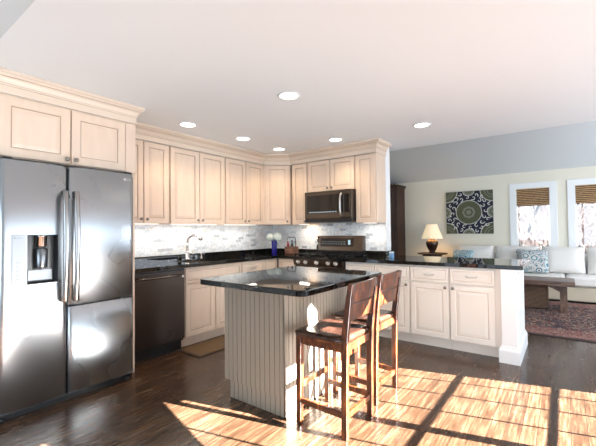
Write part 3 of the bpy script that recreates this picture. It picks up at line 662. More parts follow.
# ------------------------------------------------------------------ stove
st = thing('stove', 'bronze-grey freestanding stove with five front knobs and a raised control back', 'stove', (-2.59, 4.2, 0))
sx_0, sx_1 = -2.972, -2.210
bx((sx_0, 3.905, .03), (sx_1, YB-.012, .885)).build('stove_body', slate, st)
bx((sx_0-.0, 3.845, .886), (sx_1, YB-.09, .918)).build('cooktop', cleardark, st, bevel=.003)
m = MB(); m.add([(sx_0,3.868,.80),(sx_1,3.868,.80),(sx_1,3.845,.884),(sx_0,3.845,.884),(sx_0,3.904,.80),(sx_1,3.904,.80),(sx_1,3.904,.884),(sx_0,3.904,.884)], [(0,1,2,3),(4,7,6,5),(3,2,6,7),(0,4,5,1),(0,3,7,4),(1,5,6,2)])
kp = m.build('control_panel', slate_l, st)
for xx in (-2.885, -2.765, -2.590, -2.415, -2.305): MB().lathe([(.026, 0), (.026, .006), (.020, .010), (.019, .034), (.015, .038)], (xx, 3.8562, .842), (0, -.96, .27), 20).build('knob', nickel, kp)
bx((sx_0+.01, 3.872, .22), (sx_1-.01, 3.904, .79)).build('oven_door', slate_l, st, bevel=.003); bx((sx_0+.09, 3.869, .36), (sx_1-.09, 3.873, .66)).build('oven_window', cleardark, st)
m = MB().tube([(sx_0+.05, 3.83, .735), (sx_1-.05, 3.83, .735)], .012); m.tube([(sx_0+.07, 3.875, .735), (sx_0+.07, 3.83, .735)], .008); m.tube([(sx_1-.07, 3.875, .735), (sx_1-.07, 3.83, .735)], .008); m.build('oven_handle', nickel, st)
bx((sx_0+.01, 3.875, .05), (sx_1-.01, 3.904, .21)).build('warming_drawer', slate_l, st, bevel=.003)
for cx_ in (-2.86, -2.59, -2.32):   # grates
    m = MB(); wq = .125
    for yy in (3.90, 4.145, 4.39): m.box((cx_-wq, yy-.007, .936), (cx_+wq, yy+.007, .950))
    for dx in (-wq+.007, 0, wq-.007): m.box((cx_+dx-.007, 3.893, .936), (cx_+dx+.007, 4.397, .950))
    for dx in (-wq+.01, wq-.01):
        for yy in (3.905, 4.385): m.box((cx_+dx-.008, yy-.008, .9185), (cx_+dx+.008, yy+.008, .936))
    m.build('burner_grate', iron, st)
    for yy in (4.02, 4.27): MB().lathe([(.045, 0), (.045, .008), (.03, .012), (.03, .016)], (cx_, yy, .9185), n=18).build('burner', iron, st)
m = MB(); yb0 = YB-.085
m.add([(sx_0,yb0-.025,.97),(sx_1,yb0-.025,.97),(sx_1,yb0+.01,1.185),(sx_0,yb0+.01,1.185),(sx_0,YB-.012,.97),(sx_1,YB-.012,.97),(sx_1,YB-.012,1.185),(sx_0,YB-.012,1.185)], [(0,1,2,3),(4,7,6,5),(3,2,6,7),(0,4,5,1),(0,3,7,4),(1,5,6,2)])
bg_ = m.build('backguard', slate_l, st, bevel=.006)
bx((sx_0, yb0-.01, .919), (sx_1, YB-.012, .97)).build('backguard_vent', black, st)
def onbg(x0, x1, za, zb2, d, mm, name, par):
    f = lambda z: yb0 - .025 + .035*(z-.97)/.215
    m = MB(); m.add([(x0,f(za)-d,za),(x1,f(za)-d,za),(x1,f(zb2)-d,zb2),(x0,f(zb2)-d,zb2),(x0,f(za)+.002,za),(x1,f(za)+.002,za),(x1,f(zb2)+.002,zb2),(x0,f(zb2)+.002,zb2)], [(0,1,2,3),(3,2,6,7),(0,4,5,1),(0,3,7,4),(1,5,6,2)]); return m.build(name, mm, par)
ds = onbg(-2.90, -2.36, 1.03, 1.15, .002, cleardark, 'control_display', bg_)
m = MB(); f = lambda z: yb0 - .025 + .035*(z-.97)/.215
for k in range(9):
    for z_ in (1.065, 1.095): m.box((-2.87+k*.045, f(z_)-.0035, z_), (-2.852+k*.045, f(z_)-.002, z_+.004))
m.box((-2.44, f(1.07)-.0035, 1.06), (-2.405, f(1.08)-.002, 1.125)); m.build('display_marks', digits, ds)
for a in (0,):
    m = MB(); m.tube([(sx_0+.025, yb0-.02, .972), (sx_0+.012, yb0-.002, 1.18)], .010, 8); m.build('backguard_trim', chrome, bg_)

# ------------------------------------------------------------------ microwave
mwv = thing('microwave', 'bronze-grey over-the-range microwave under the short wall cabinet', 'microwave', (-2.585, 4.3, 1.37))
mx0, mx1, mz0, mz1 = -2.955, -2.205, 1.372, 1.800
bx((mx0, 4.135, mz0), (mx1, YB-.012, mz1)).build('microwave_case', slate, mwv)
md = bx((mx0, 4.112, mz0+.055), (mx1, 4.134, mz1)).build('door', slate_l, mwv, bevel=.004)
bx((mx0+.04, 4.109, mz0+.125), (mx1-.135, 4.113, mz1-.055)).build('door_window', cleardark, md)
pts = [(mx1-.155, 4.112-.042*(1-(-1+2*i/10)**4), 1.60+(-1+2*i/10)*.155) for i in range(11)]
MB().tube(pts, .013, 10).build('door_handle', nickel, md)
bx((mx1-.115, 4.109, mz0+.13), (mx1-.045, 4.113, mz1-.06)).build('side_glass', cleardark, md)
m = MB()
for k in range(11): m.box((mx0+.08+k*.042, 4.1078, mz0+.135), (mx0+.10+k*.042, 4.109, mz0+.147))
m.build('door_marks', digits, md)
bx((mx0, 4.118, mz0), (mx1, 4.134, mz0+.052)).build('vent_strip', black, mwv)
light('counter_corner_lamp', 'AREA', (-3.11, 4.40, Z0U-.008), .32, (1, .58, .26), (0, .3, -1), shape='RECTANGLE', size=.10, size_y=.05)

# ------------------------------------------------------------------ ceiling downlights
def downlight():
    r = thing('recessed_downlight', None, 'ceiling light', (0, 0, 0), 'recessed downlights in the kitchen ceiling')
    MB().lathe([(.074, -.002), (.096, -.002), (.098, -.006), (.092, -.009), (.076, -.007), (.074, -.002)], n=32, cap=False).build('trim_ring', white, r)
    MB().lathe([(.074, -.0045), (.0, -.004)], n=32, cap=False).build('lamp_lens', canlit, r)
    return r
spots = [(-1.84, 2.349, 'lit round recessed downlight, the largest and nearest, above the island'), (-3.182, 2.321, 'lit round recessed downlight over the sink wall, the one nearest the refrigerator crown'),
         (-3.144, 3.092, 'lit round recessed downlight, middle of the three along the sink wall'), (-3.164, 3.803, 'lit round recessed downlight in front of the angled corner cabinet'),
         (-2.285, 3.854, 'lit round recessed downlight in front of the cabinet over the microwave'), (-1.227, 3.909, 'lit round recessed downlight above the peninsula, rightmost of the downlights')]
d0 = downlight()
for i, (x, y, lab) in enumerate(spots):
    o = d0 if i == 0 else copy_tree(d0); o.location = (x, y, ZC); o['label'] = lab
    light('downlight_beam', 'SPOT', (x, y, ZC - .03), 17 if i else 7, (1, .78, .52), (0, 0, -1), spot_size=math.radians(125), spot_blend=.7, shadow_soft_size=.06)

# ------------------------------------------------------------------ bar stools
def stool():
    r = thing('bar_stool', 'x', 'bar stool', (0, 0, 0), 'wooden bar stools at the island')
    # local frame: origin under the seat centre; island at -X, backrest at +X
    hw = .178; xf_, xr = -.168, .168
    m = MB(); n = 12; q = .208; sd_ = .19; vs = []; fs = []
    for i in range(n+1):
        for j in range(n+1):
            u_ = -1 + 2*i/n; w_ = -1 + 2*j/n; z = .607 - .012*(1-u_*u_)*(1-w_*w_); e = max(abs(u_), abs(w_))
            if e > .99: z -= .007
            rx = sd_*u_ - .01; ry = q*w_
            if abs(u_) > .99 and abs(w_) > .99: rx -= math.copysign(.012, u_); ry -= math.copysign(.012, w_)
            vs.append((rx, ry, z))
    for i in range(n):
        for j in range(n): fs.append((i*(n+1)+j, (i+1)*(n+1)+j, (i+1)*(n+1)+j+1, i*(n+1)+j+1))
    base = len(vs); rim = [i*(n+1) for i in range(n+1)] + [n*(n+1)+j for j in range(1, n+1)] + [i*(n+1)+n for i in range(n-1, -1, -1)] + [j for j in range(n-1, 0, -1)]
    vs += [(vs[k][0]*.985, vs[k][1]*.985, .567) for k in rim]; L = len(rim)
    for k in range(L): fs.append((rim[k], rim[(k+1) % L], base+(k+1) % L, base+k))
    fs.append(tuple(base+k for k in range(L))); m.add(vs, fs, 0, True); m.build('seat', seat_w, r, smooth=None)
    for s_ in (-1, 1):
        MB().bar((xf_, s_*hw, 0), (xf_+.004, s_*(hw-.004), .566), .034, .034, 0, .040, .040).build('leg', stool_w, r, bevel=.004)
        m = MB(); P = [(xr, s_*hw, 0), (xr+.003, s_*hw, .35), (xr+.008, s_*hw, .60), (xr+.030, s_*hw, .78), (xr+.054, s_*hw, .936)]
        for a_, b_, w0, w1 in zip(P, P[1:], (.036, .040, .044, .036), (.040, .044, .036, .030)): m.bar(a_, b_, w0, .032, 0, w1, .030)
        m.build('leg', stool_w, r, bevel=.003)
        m = MB().bar((xf_, s_*hw, .150), (xr, s_*hw, .137), .022, .036, up=(0, 1, 0)); m.build('stretcher', stool_w, r, bevel=.003)
        m = MB().bar((xf_, s_*(hw-.004), .540), (xr, s_*hw, .540), .020, .048, up=(0, 1, 0)); m.build('apron', stool_w, r, bevel=.002)
    MB().bar((xf_, -hw, .245), (xf_, hw, .245), .022, .040).build('foot_rest', stool_w, r, bevel=.003)
    MB().bar((xr, -hw, .128), (xr, hw, .128), .022, .036).build('stretcher', stool_w, r, bevel=.003)
    for x_ in (xf_+.003, xr+.003): MB().bar((x_, -hw, .540), (x_, hw, .540), .020, .048).build('apron', stool_w, r, bevel=.002)
    # curved top rail and back boards
    def bk(z, y): return xr + .030 + (z - .78)*.155 + .016*(1-(y/hw)**2)
    def board(y0, y1, z0_, z1_, th, name, nseg=6, cut=0):
        m = MB(); vs = []; fs = []; k = nseg+1
        for d in (0, th):
            for zi, z in enumerate((z0_, z1_)):
                for i in range(k):
                    y = y0+(y1-y0)*i/nseg; zz = z + (cut*(y/hw)**2 if zi == 0 else 0); vs.append((bk(zz, y)+d-th/2, y, zz))
        for i in range(nseg):
            fs += [(i, i+1, k+i+1, k+i), (2*k+i, 3*k+i, 3*k+i+1, 2*k+i+1), (i, 2*k+i, 2*k+i+1, i+1), (k+i, k+i+1, 3*k+i+1, 3*k+i)]
        fs += [(0, k, 3*k, 2*k), (nseg, 2*k+nseg, 3*k+nseg, k+nseg)]
        m.add(vs, fs); return m.build(name, stool_w, r, bevel=.003)
    board(-hw+.012, hw-.012, .885, .938, .026, 'top_rail')
    board(-hw+.014, hw-.014, .816, .884, .014, 'back_slat')
    board(-hw+.014, hw-.014, .712, .812, .014, 'back_slat', cut=-.02)
    return r
s0 = stool(); s0.location = (-1.262, 2.085, .001); s0.rotation_euler.z = math.radians(1); s0['label'] = 'reddish-brown wooden bar stool with low back, the one nearer the camera at the island'
s1 = copy_tree(s0); s1.location = (-1.292, 2.595, .001); s1.rotation_euler.z = math.radians(-1); s1['label'] = 'reddish-brown wooden bar stool with low back, the farther one, nearer the peninsula'

# sink mat
mt = thing('floor_mat', 'tan woven mat with dark brown border on the floor before the sink cabinet', 'mat', (-3.15, 2.75, 0))
bx((-3.345, 2.285, .001), (-2.955, 3.22, .009)).build('mat_border', sisal_edge, mt, bevel=.002); bx((-3.325, 2.31, .0092), (-2.975, 3.195, .0115)).build('woven_field', sisal, mt)

# ------------------------------------------------------------------ things on the kitchen counter
vx, vy = -3.545, 4.13
vs_ = MB().lathe([(.036, 0), (.040, .006), (.040, .08), (.042, .15), (.046, .225), (.042, .225), (.037, .12), (.034, .02), (.0, .018)], (vx, vy, .9145), n=28, cap=False)
tag(vs_.build('vase', blue_g), 'cobalt blue glass vase holding white hydrangeas in the counter corner', 'vase')
def hydrangea(cx_, cy_, cz_, r_, lab):
    t_ = thing('hydrangea', lab, 'flower', (cx_, cy_, cz_), 'hydrangeas in the blue vase'); m = MB(); rnd_ = random.Random(int(cx_*1000))
    for k in range(150):
        z = 1 - 2*(k+.5)/150; a = k*2.39996; rr = math.sqrt(1-z*z); n_ = Vector((rr*math.cos(a), rr*math.sin(a), z)); c = Vector((cx_, cy_, cz_)) + n_*r_*rnd_.uniform(.86, 1.05)
        u_ = n_.orthogonal().normalized(); w_ = n_.cross(u_); ro = rnd_.uniform(0, PI)
        for q_ in range(4):
            an = ro + q_*PI/2; d = u_*math.cos(an) + w_*math.sin(an); e = n_.cross(d); s_ = .013
            m.add([c, c + d*s_*.6 + e*s_*.45 + n_*.002, c + d*s_*1.15 + n_*.003, c + d*s_*.6 - e*s_*.45 + n_*.002], [(0, 1, 2, 3)])
    m.build('petals', petal_m, t_)
    MB().tube([(cx_, cy_, cz_-.01), (vx+(cx_-vx)*.5, vy+(cy_-vy)*.5, 1.12), (vx+(cx_-vx)*.15, vy+(cy_-vy)*.15, .96)], .0035, 6).build('stem', leaf_m, t_)
    m = MB()
    for k in range(4):
        a = k*1.6 + cx_*9; d = Vector((math.cos(a), math.sin(a), -.2)); e = Vector((-math.sin(a), math.cos(a), 0)); c = Vector((cx_, cy_, cz_-.045)); m.add([c, c+d*.04+e*.02, c+d*.085, c+d*.04-e*.02], [(0,1,2,3)])
    m.build('leaves', leaf_m, t_)
hydrangea(vx-.035, vy-.045, 1.170, .060, 'white hydrangea head on the left side of the blue vase')
hydrangea(vx+.062, vy-.0, 1.170, .060, 'white hydrangea head on the right side of the blue vase')
hydrangea(vx+.01, vy+.06, 1.190, .052, 'white hydrangea head at the back of the blue vase')
# caddy with bottles
cx0, cx1, cy0, cy1 = -3.345, -3.185, 4.13, 4.26
cd = thing('condiment_caddy', 'brown wooden caddy with black wire handle on the counter left of the stove', 'caddy', ((cx0+cx1)/2, 4.2, .9145))
m = MB(); m.box((cx0, cy0, .915), (cx1, cy1, .925)); m.box((cx0, cy0, .915), (cx1, cy0+.01, 1.03)); m.box((cx0, cy1-.01, .915), (cx1, cy1, 1.03)); m.box((cx0, cy0, .915), (cx0+.01, cy1, 1.03)); m.box((cx1-.01, cy0, .915), (cx1, cy1, 1.03)); m.build('crate', crate_w, cd, bevel=.002)
yc = (cy0+cy1)/2; MB().tube([(cx0+.004, yc, 1.0), (cx0+.004, yc, 1.15), (cx0+.02, yc, 1.165), (cx1-.02, yc, 1.165), (cx1-.004, yc, 1.15), (cx1-.004, yc, 1.0)], .005, 8).build('wire_handle', iron, cd)
for bxx, byy, mm, lab in ((-3.305, 4.165, red_g, 'small red glass bottle in the wooden caddy'), (-3.232, 4.165, bottle_g, 'dark green glass bottle in the wooden caddy, right of the red one')):
    b_ = thing('bottle', lab, 'bottle', (bxx, byy, .9255), 'bottles in the wooden caddy')
    MB().lathe([(.022, 0), (.024, .005), (.024, .12), (.018, .14), (.009, .155), (.009, .185)], (bxx, byy, .926), n=18).build('bottle_body', mm, b_); MB().lathe([(.011, 0), (.011, .014)], (bxx, byy, 1.1105), n=14).build('cap', logo_w if mm is red_g else black, b_)
jar = thing('small_canister', 'small pale blue and white canister at the back left end of the peninsula counter', 'canister', (-1.735, 4.25, .9145))
MB().lathe([(.027, 0), (.029, .003), (.029, .055), (.027, .058)], (-1.735, 4.25, .915), n=20).build('canister_body', bluecan, jar); MB().lathe([(.029, 0), (.029, .014), (.02, .016)], (-1.735, 4.25, .9735), n=20).build('lid', white, jar)
for lab, P_, ax in (('white outlet plate on the tiles right of the stove', (-2.035, YB-.0115, 1.085), 0), ('white outlet plate on the tiles left of the stove', (-3.10, YB-.0115, 1.085), 0), ('white outlet plate on the tiles behind the kitchen faucet', (XL+.0115, 2.93, 1.085), 1)):
    o = thing('outlet', lab, 'outlet', P_, 'outlets on the tile backsplash')
    x_, y_, z_ = P_
    if ax == 0: bx((x_-.045, y_-.005, z_-.045), (x_+.045, y_, z_+.045)).build('cover_plate', logo_w, o, bevel=.001); bx((x_-.018, y_-.007, z_-.030), (x_+.018, y_-.0045, z_+.030)).build('socket', white, o)
    else: bx((x_, y_-.04, z_-.055), (x_+.005, y_+.04, z_+.055)).build('cover_plate', logo_w, o, bevel=.001); bx((x_+.0045, y_-.018, z_-.035), (x_+.007, y_+.018, z_+.035)).build('socket', white, o)

# ------------------------------------------------------------------ living room
ar = thing('armoire', 'tall dark brown wooden armoire against the far wall behind the kitchen wall end', 'armoire', (-3.6, 8.2, 0))
bx((-4.10, 7.98, .05), (-3.105, 8.47, 2.25)).build('armoire_body', dark_w, ar)
m = sweep([(-4.10, 8.47), (-4.10, 7.98), (-3.105, 7.98), (-3.105, 8.47)], [(0, 2.235), (.012, 2.24), (.02, 2.265), (.04, 2.285), (.04, 2.305), (0, 2.305)], dark_w, 'c', side=1); m.box((-4.10, 7.98, 2.25), (-3.105, 8.47, 2.304)); m.build('cornice', dark_w, ar)
bx((-4.12, 7.96, .001), (-3.085, 8.48, .10)).build('plinth', dark_w, ar)
for x0_, x1_ in ((-4.08, -3.61), (-3.595, -3.125)): door(ar, (x0_, 7.979, .12), PX, NY, x1_-x0_, 2.08, (x1_-x0_-.03 if x0_ < -4 else .03, 1.0), (dark_w, black), fr=.07)
sc_ = MB(); rp = random.Random(4)
for k in range(7):
    a = k*.9; sc_.tube([(-3.25, 8.1, 2.318), (-3.25+.05*math.cos(a), 8.1+.05*math.sin(a), 2.33), (-3.25+.10*math.cos(a), 8.1+.07*math.sin(a), 2.36+.02*(k % 3))], [.010, .008, .003], 6)
sc_.lathe([(.03, 0), (.03, .01), (.015, .02)], (-3.25, 8.1, 2.3075), n=14)
tag(sc_.build('iron_ornament', iron), 'small black spiky iron ornament on top of the armoire', 'ornament')

# side table and lamp
tx, ty = -2.345, 8.02
tb = thing('side_table', 'dark wooden side table carrying the lamp between armoire and sofa', 'side table', (tx, ty, 0))
MB().lathe([(.28, .720), (.31, .728), (.315, .738), (.31, .746), (.0, .746)], (tx, ty, 0), n=40, cap=False).build('table_top', dark_w, tb)
MB().lathe([(.20, .66), (.20, .7195)], (tx, ty, 0), n=32).build('apron', dark_w, tb)
for k in range(3):
    a = k*2*PI/3 + .4; MB().tube([(tx+.17*math.cos(a), ty+.17*math.sin(a), .665), (tx+.15*math.cos(a), ty+.15*math.sin(a), .35), (tx+.22*math.cos(a), ty+.22*math.sin(a), .018)], [.022, .016, .016], 10).build('leg', dark_w, tb)
lm = thing('table_lamp', 'lit table lamp with dark brown urn base and cream shade', 'lamp', (tx, ty, .747))
MB().lathe([(.075, 0), (.08, .012), (.055, .025), (.075, .06), (.115, .15), (.130, .21), (.118, .255), (.075, .285), (.055, .30), (.058, .31)], (tx, ty, .7475), n=36).build('lamp_base', lampbase, lm)
MB().tube([(tx, ty, 1.057), (tx, ty, 1.20)], .008, 8).build('lamp_stem', nickel, lm)
MB().lathe([(.218, 1.062), (.208, 1.10), (.170, 1.20), (.130, 1.31), (.112, 1.372)], (tx, ty, 0), n=40, cap=False).build('lamp_shade', shade_m, lm)
light('table_lamp_bulb', 'POINT', (tx, ty, 1.19), 7, (1, .62, .30), shadow_soft_size=.04)

# picture
pz0, pz1, px0, px1 = 1.160, 2.088, -2.148, -1.213; pc = ((px0+px1)/2, (pz0+pz1)/2); S = (px1-px0)/2
pic = thing('wall_picture', 'square canvas with green medallion and white scrolls on navy, left of the windows', 'picture', (pc[0], YF-.02, pz0))
m = MB(); m.box((px0, YF-.040, pz0), (px1, YF-.001, pz1), 0)
yy0 = YF-.0405
lay = [0]
def disc(cx_, cz_, r0, r1, mi, clip=True, lobes=0, amp=0):
    lay[0] += 1; n = 56; y = yy0 - .00035*lay[0]; vs = []; fs = []
    cl = lambda a, b: (max(px0+.002, min(px1-.002, a)), max(pz0+.002, min(pz1-.002, b)))
    for i in range(n):
        a = 2*PI*i/n; q_ = 1 + amp*math.cos(lobes*a)
        for r_ in (r0, r1): X_, Z_ = cl(cx_+r_*q_*math.cos(a), cz_+r_*q_*math.sin(a)); vs.append((X_, y, Z_))
    for i in range(n): j = (i+1) % n; fs.append((2*i, 2*j, 2*j+1, 2*i+1))
    m.add(vs, fs, mi)
cx_, cz_ = pc
for a, b in ((-1, -1), (1, -1), (1, 1), (-1, 1)):
    q1, q2 = cx_+a*S*1.0, cz_+b*S*1.0
    disc(q1, q2, 0, .245, 3); disc(q1, q2, 0, .232, 1); disc(q1, q2, .10, .165, 2); disc(q1, q2, .115, .15, 1)
for a, b in ((1, 0), (-1, 0), (0, 1), (0, -1)):
    q1, q2 = cx_+a*S*1.03, cz_+b*S*1.03; disc(q1, q2, 0, .125, 3); disc(q1, q2, 0, .115, 2); disc(q1, q2, .05, .075, 1)
disc(cx_, cz_, 0, .262, 3); disc(cx_, cz_, 0, .250, 1); disc(cx_, cz_, 0, .125, 2, lobes=8, amp=.05); disc(cx_, cz_, 0, .085, 1, lobes=8, amp=.06); disc(cx_, cz_, 0, .05, 2)
def scroll(x_, z_, ang, r_, hand):
    lay[0] += .02; y = yy0 - .004 - .00002*lay[0]; P = []; n = 26
    for i in range(n+1):
        t__ = i/n; a = ang + hand*t__*4.6; rr = r_*(1-.80*t__); P.append((x_+rr*math.cos(a), z_+rr*math.sin(a)))
    a0 = ang - hand*.25; P.insert(0, (x_+r_*1.5*math.cos(a0-hand*.35), z_+r_*1.5*math.sin(a0-hand*.35)))
    vs = []; fs = []
    for i, p in enumerate(P):
        p0 = P[max(0, i-1)]; p1 = P[min(len(P)-1, i+1)]; d = Vector((p1[0]-p0[0], p1[1]-p0[1])).normalized(); w_ = .0095*(1 - .35*i/len(P)) * (.5 if i == 0 else 1)
        for s_ in (-1, 1): vs.append((max(px0+.003, min(px1-.003, p[0]-d.y*w_*s_)), y, max(pz0+.003, min(pz1-.003, p[1]+d.x*w_*s_))))
    for i in range(len(P)-1): fs.append((2*i, 2*i+1, 2*i+3, 2*i+2))
    m.add(vs, fs, 3)
for k in range(16):
    a = 2*PI*k/16 + .1; R = .325; scroll(cx_+R*math.cos(a), cz_+R*math.sin(a), a + (PI if k % 2 else 0), .044, 1 if k % 2 else -1)
for k in range(24):
    a = 2*PI*(k+.5)/24; R = .435 if k % 2 else .40; X_, Z_ = cx_+R*math.cos(a), cz_+R*math.sin(a)
    if abs(X_-cx_) < S-.04 and abs(Z_-cz_) < S-.04 and min(abs(abs(X_-cx_)-S), 9) + min(abs(abs(Z_-cz_)-S), 9) > .0: scroll(X_, Z_, a+1.2*k, .036, 1 if k % 3 else -1)
m.build('painted_canvas', [art_navy, art_green, art_grey, art_white], pic)

# sofa
def cushion(name, c, sx_, sy_, sz_, m_, lean=0, rotz=0, puff=.5, parent=None, n=8):
    """soft box: pinched corners, bulging faces"""
    vs = {}; mb = MB(); idx = {}; V = []; F = []
    def P(u_, v_, w_):
        k = (round(u_, 4), round(v_, 4), round(w_, 4))
        if k in idx: return idx[k]
        bul = (1-abs(u_)**3.0)*(1-abs(w_)**3.0); y = v_*(sy_/2)*(.30 + .70*bul**puff)
        x = u_*sx_/2*(1 - .035*(1-w_*w_)); z = w_*sz_/2*(1 - .035*(1-u_*u_))
        R = Matrix.Rotation(rotz, 3, 'Z') @ Matrix.Rotation(lean, 3, 'X'); q_ = R @ Vector((x, y, z)) + Vector(c)
        idx[k] = len(V); V.append(q_); return idx[k]
    g = [-1 + 2*i/n for i in range(n+1)]
    for v_ in (-1, 1):
        for i in range(n):
            for j in range(n): F.append((P(g[i], v_, g[j]), P(g[i+1], v_, g[j]), P(g[i+1], v_, g[j+1]), P(g[i], v_, g[j+1])))
    for i in range(n):
        for w_ in (-1, 1): F.append((P(g[i], -1, w_), P(g[i+1], -1, w_), P(g[i+1], 1, w_), P(g[i], 1, w_)))
        for u_ in (-1, 1): F.append((P(u_, -1, g[i]), P(u_, -1, g[i+1]), P(u_, 1, g[i+1]), P(u_, 1, g[i])))
    mb.add(V, F, 0, True); return mb.build(name, m_, parent, sub=1)
sf = thing('sofa', 'long off-white upholstered sofa under the far windows', 'sofa', (0, 8.0, 0))
bx((-1.96, 7.60, .03), (2.0, 8.42, .27)).build('sofa_base', mat('cream_sofa_skirt', (.62, .55, .42), .9), sf, bevel=.015)
bx((-1.96, 8.24, .27), (2.0, 8.44, .78)).build('sofa_back', fabric, sf, bevel=.05, seg=4)
bx((-2.015, 7.62, .03), (-1.90, 8.42, .62)).build('armrest', fabric, sf, bevel=.05, seg=4)
bx((1.86, 7.62, .03), (2.02, 8.42, .66)).build('armrest', fabric, sf, bevel=.05, seg=4)
for a, b in ((-1.895, -.95), (-.945, -.02), (-.015, .92), (.925, 1.855)): bx((a, 7.545, .275), (b, 8.235, .445)).build('seat_cushion', fabric, sf, bevel=.055, seg=4)
for a, b in ((-1.83, -1.15), (-1.14, -.39), (-.375, .275), (.285, 1.0), (1.01, 1.80)):
    cushion('back_cushion', ((a+b)/2, 8.10, .68), b-a, .26, .50, fabric, lean=math.radians(-9), puff=.35, parent=sf)
p1 = cushion('throw_pillow', (-.50, 7.80, .665), .50, .20, .46, floral_m, lean=math.radians(-22), rotz=math.radians(8)); tag(p1, 'white throw pillow with teal and navy floral print on the sofa behind the peninsula end', 'pillow', 'patterned pillows on the sofa')
p2 = cushion('throw_pillow', (-1.69, 7.80, .655), .42, .18, .40, teal_m, lean=math.radians(-22), rotz=math.radians(-14)); tag(p2, 'turquoise printed throw pillow at the left end of the sofa, near the lamp', 'pillow', 'patterned pillows on the sofa')

# coffee table with basket below
ctb = thing('coffee_table', 'low rustic brown wooden coffee table with thick legs on the rug', 'coffee table', (-.6, 6.8, 0))
bx((-1.45, 6.50, .405), (.092, 7.06, .474)).build('table_top', table_w, ctb, bevel=.006)
for xx in (-1.33, -.045):
    m = MB().box((xx-.045, 6.60, .0125), (xx+.045, 6.70, .405)); m.box((xx-.045, 6.86, .0125), (xx+.045, 6.96, .405)); 
    bx((xx-.045, 6.62, .0125), (xx+.045, 6.72, .404)).build('leg', table_leg_w, ctb, bevel=.004); bx((xx-.045, 6.86, .0125), (xx+.045, 6.96, .404)).build('leg', table_leg_w, ctb, bevel=.004)
m = MB().prism_ax([(0, 0), (.19, 0), (.0, -.10)], (-.0901, 6.64, .404), (-1, 0, 0), (0, 0, 1), (0, 1, 0), .05); m.build('corner_brace', table_leg_w, ctb)
m = MB().prism_ax([(0, 0), (.19, 0), (.0, -.10)], (-1.2849, 6.64, .404), (1, 0, 0), (0, 0, 1), (0, 1, 0), .05); m.build('corner_brace', table_leg_w, ctb)
m = MB(); m.box((-.93, 6.76, .0125), (-.235, 7.16, .35)); 
bk_ = thing('basket', 'brown wicker basket under the coffee table', 'basket', (-.58, 6.95, 0))
m = MB(); x0_, x1_, y0_, y1_ = -.90, -.245, 6.74, 7.14
m.box((x0_, y0_, .0125), (x1_, y1_, .03)); m.box((x0_, y0_, .0125), (x1_, y0_+.02, .36)); m.box((x0_, y1_-.02, .0125), (x1_, y1_, .36)); m.box((x0_, y0_, .0125), (x0_+.02, y1_, .36)); m.box((x1_-.02, y0_, .0125), (x1_, y1_, .36)); m.build('basket_wall', wicker, bk_, bevel=.006)
m = MB().tube([(x0_, y0_, .362), (x1_, y0_, .362), (x1_, y1_, .362), (x0_, y1_, .362), (x0_, y0_, .362)], .014, 8); m.build('basket_rim', wicker, bk_)
rg = bx((-2.2, 5.10, .001), (2.1, 7.57, .011)).build('area_rug', rug_m); tag(rg, 'red, navy and cream patterned oriental rug on the living room floor', 'rug')

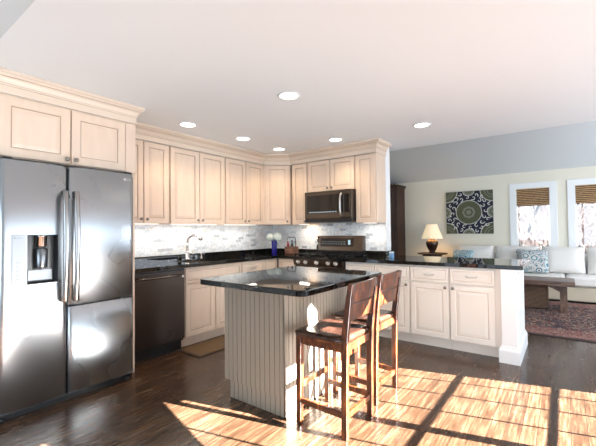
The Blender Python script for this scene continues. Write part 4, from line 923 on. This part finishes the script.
# ------------------------------------------------------------------ outside
g = MB(); n = 24; vs = []; fs = []
for i in range(n+1):
    for j in range(n+1):
        x = -40 + 80*i/n; y = 9.5 + 50*j/n; vs.append((x, y, -1.4 + .30*max(0, y-14) + .2*math.sin(x*.5+y*.3)))
for i in range(n):
    for j in range(n): fs.append((i*(n+1)+j, (i+1)*(n+1)+j, (i+1)*(n+1)+j+1, i*(n+1)+j+1))
g.add(vs, fs, 0, True); o = g.build('hillside', hill_m); o['kind'] = 'structure'
def tree(seed, h, lab):
    rnd_ = random.Random(seed); root = thing('bare_tree', lab, 'tree', (0, 0, 0), 'bare winter trees outside the far windows'); T = MB(); W = MB()
    def grow(p, d, L, r_, depth):
        n_ = 4; pts = [p]; q = p
        for i in range(n_):
            d = (d + Vector((rnd_.uniform(-.18, .18), rnd_.uniform(-.18, .18), rnd_.uniform(-.05, .12)))).normalized(); q = q + d*L/n_; pts.append(q)
        (T if depth < 2 else W).tube(pts, [max(.008, r_)*(1-.45*i/n_) for i in range(n_+1)], 6 if depth < 2 else 4 if depth < 3 else 3, cap=False)
        if depth >= 4: return
        kids = [7, 5, 5, 4][depth]
        for k in range(kids):
            t__ = rnd_.uniform(.25, 1.0); i = min(n_-1, int(t__*n_)); b = pts[i].lerp(pts[i+1], t__*n_-i); a = rnd_.uniform(0, 2*PI); s_ = rnd_.uniform(.40, .8) if depth == 0 else rnd_.uniform(.5, 1.0)
            nd = (d + Vector((math.cos(a)*s_, math.sin(a)*s_, rnd_.uniform(-.1, .5)))).normalized(); grow(b, nd, L*rnd_.uniform(.42, .62), r_*(.58 if depth else .45), depth+1)
    grow(Vector((0, 0, 0)), Vector((0, 0, 1)), h, .14, 0); T.build('trunk', bark_m, root); W.build('twigs', twig_m, root); return root
tr_ = [tree(1, 6.5, 'bare grey winter tree seen through the left far window'), tree(2, 7.5, 'bare winter tree with pinkish twigs seen through the right far window'), tree(5, 5.5, 'x')]
tr_[2]['label'] = 'low bare winter tree beyond the two others, between the far windows'
pos = [(-.95, 13.6), (.78, 14.4), (-.35, 18.0)]
for o, (x, y) in zip(tr_, pos): o.location = (x, y, -1.4)
more = [(-3.2, 19.5), (1.9, 20.5), (-1.2, 22.5), (-4.6, 25), (1.6, 26.5), (-2.2, 29), (.2, 33)]
for k, (x, y) in enumerate(more):
    o = copy_tree(tr_[k % 3]); o.location = (x, y, -1.45 + .30*max(0, y-14)); o.rotation_euler.z = k*1.7; s_ = .9 + .1*(k % 4); o.scale = (s_, s_, s_)
    o['label'] = 'bare winter tree standing in the woods farther back outside the far windows'

# brush growing at the foot of the wood
rb_ = random.Random(11); W = MB()
for k in range(620):
    y = rb_.uniform(11.5, 19); x = rb_.uniform(-.17*y-.3, .11*y+.4); z = -1.45 + .30*max(0, y-14); p = Vector((x, y, z)); hgt = rb_.uniform(1.8, 3.6); d = Vector((rb_.uniform(-.4, .4), rb_.uniform(-.2, .2), 1)).normalized()
    q = p + d*hgt*.5; r2 = q + (d + Vector((rb_.uniform(-.5, .5), 0, 0)))*hgt*.5; w0 = rb_.uniform(.007, .020)
    W.tube([p, q, r2], [w0, w0*.8, w0*.4], 3, mi=k % 3, cap=False)
    for j in range(3):
        b = q.lerp(r2, rb_.random()); W.tube([b, b + Vector((rb_.uniform(-.6, .6), rb_.uniform(-.2, .2), rb_.uniform(.1, .6)))], [w0*.6, w0*.3], 3, mi=k % 3, cap=False)
br_o = W.build('leafless_brush', [twig_m, mat('pale_tan_twigs', (.10, .09, .085), .9), mat('reddish_twigs', (.045, .024, .020), .9)])
tag(br_o, 'tangled leafless brush and saplings outside the far windows', 'brush', kind='stuff')
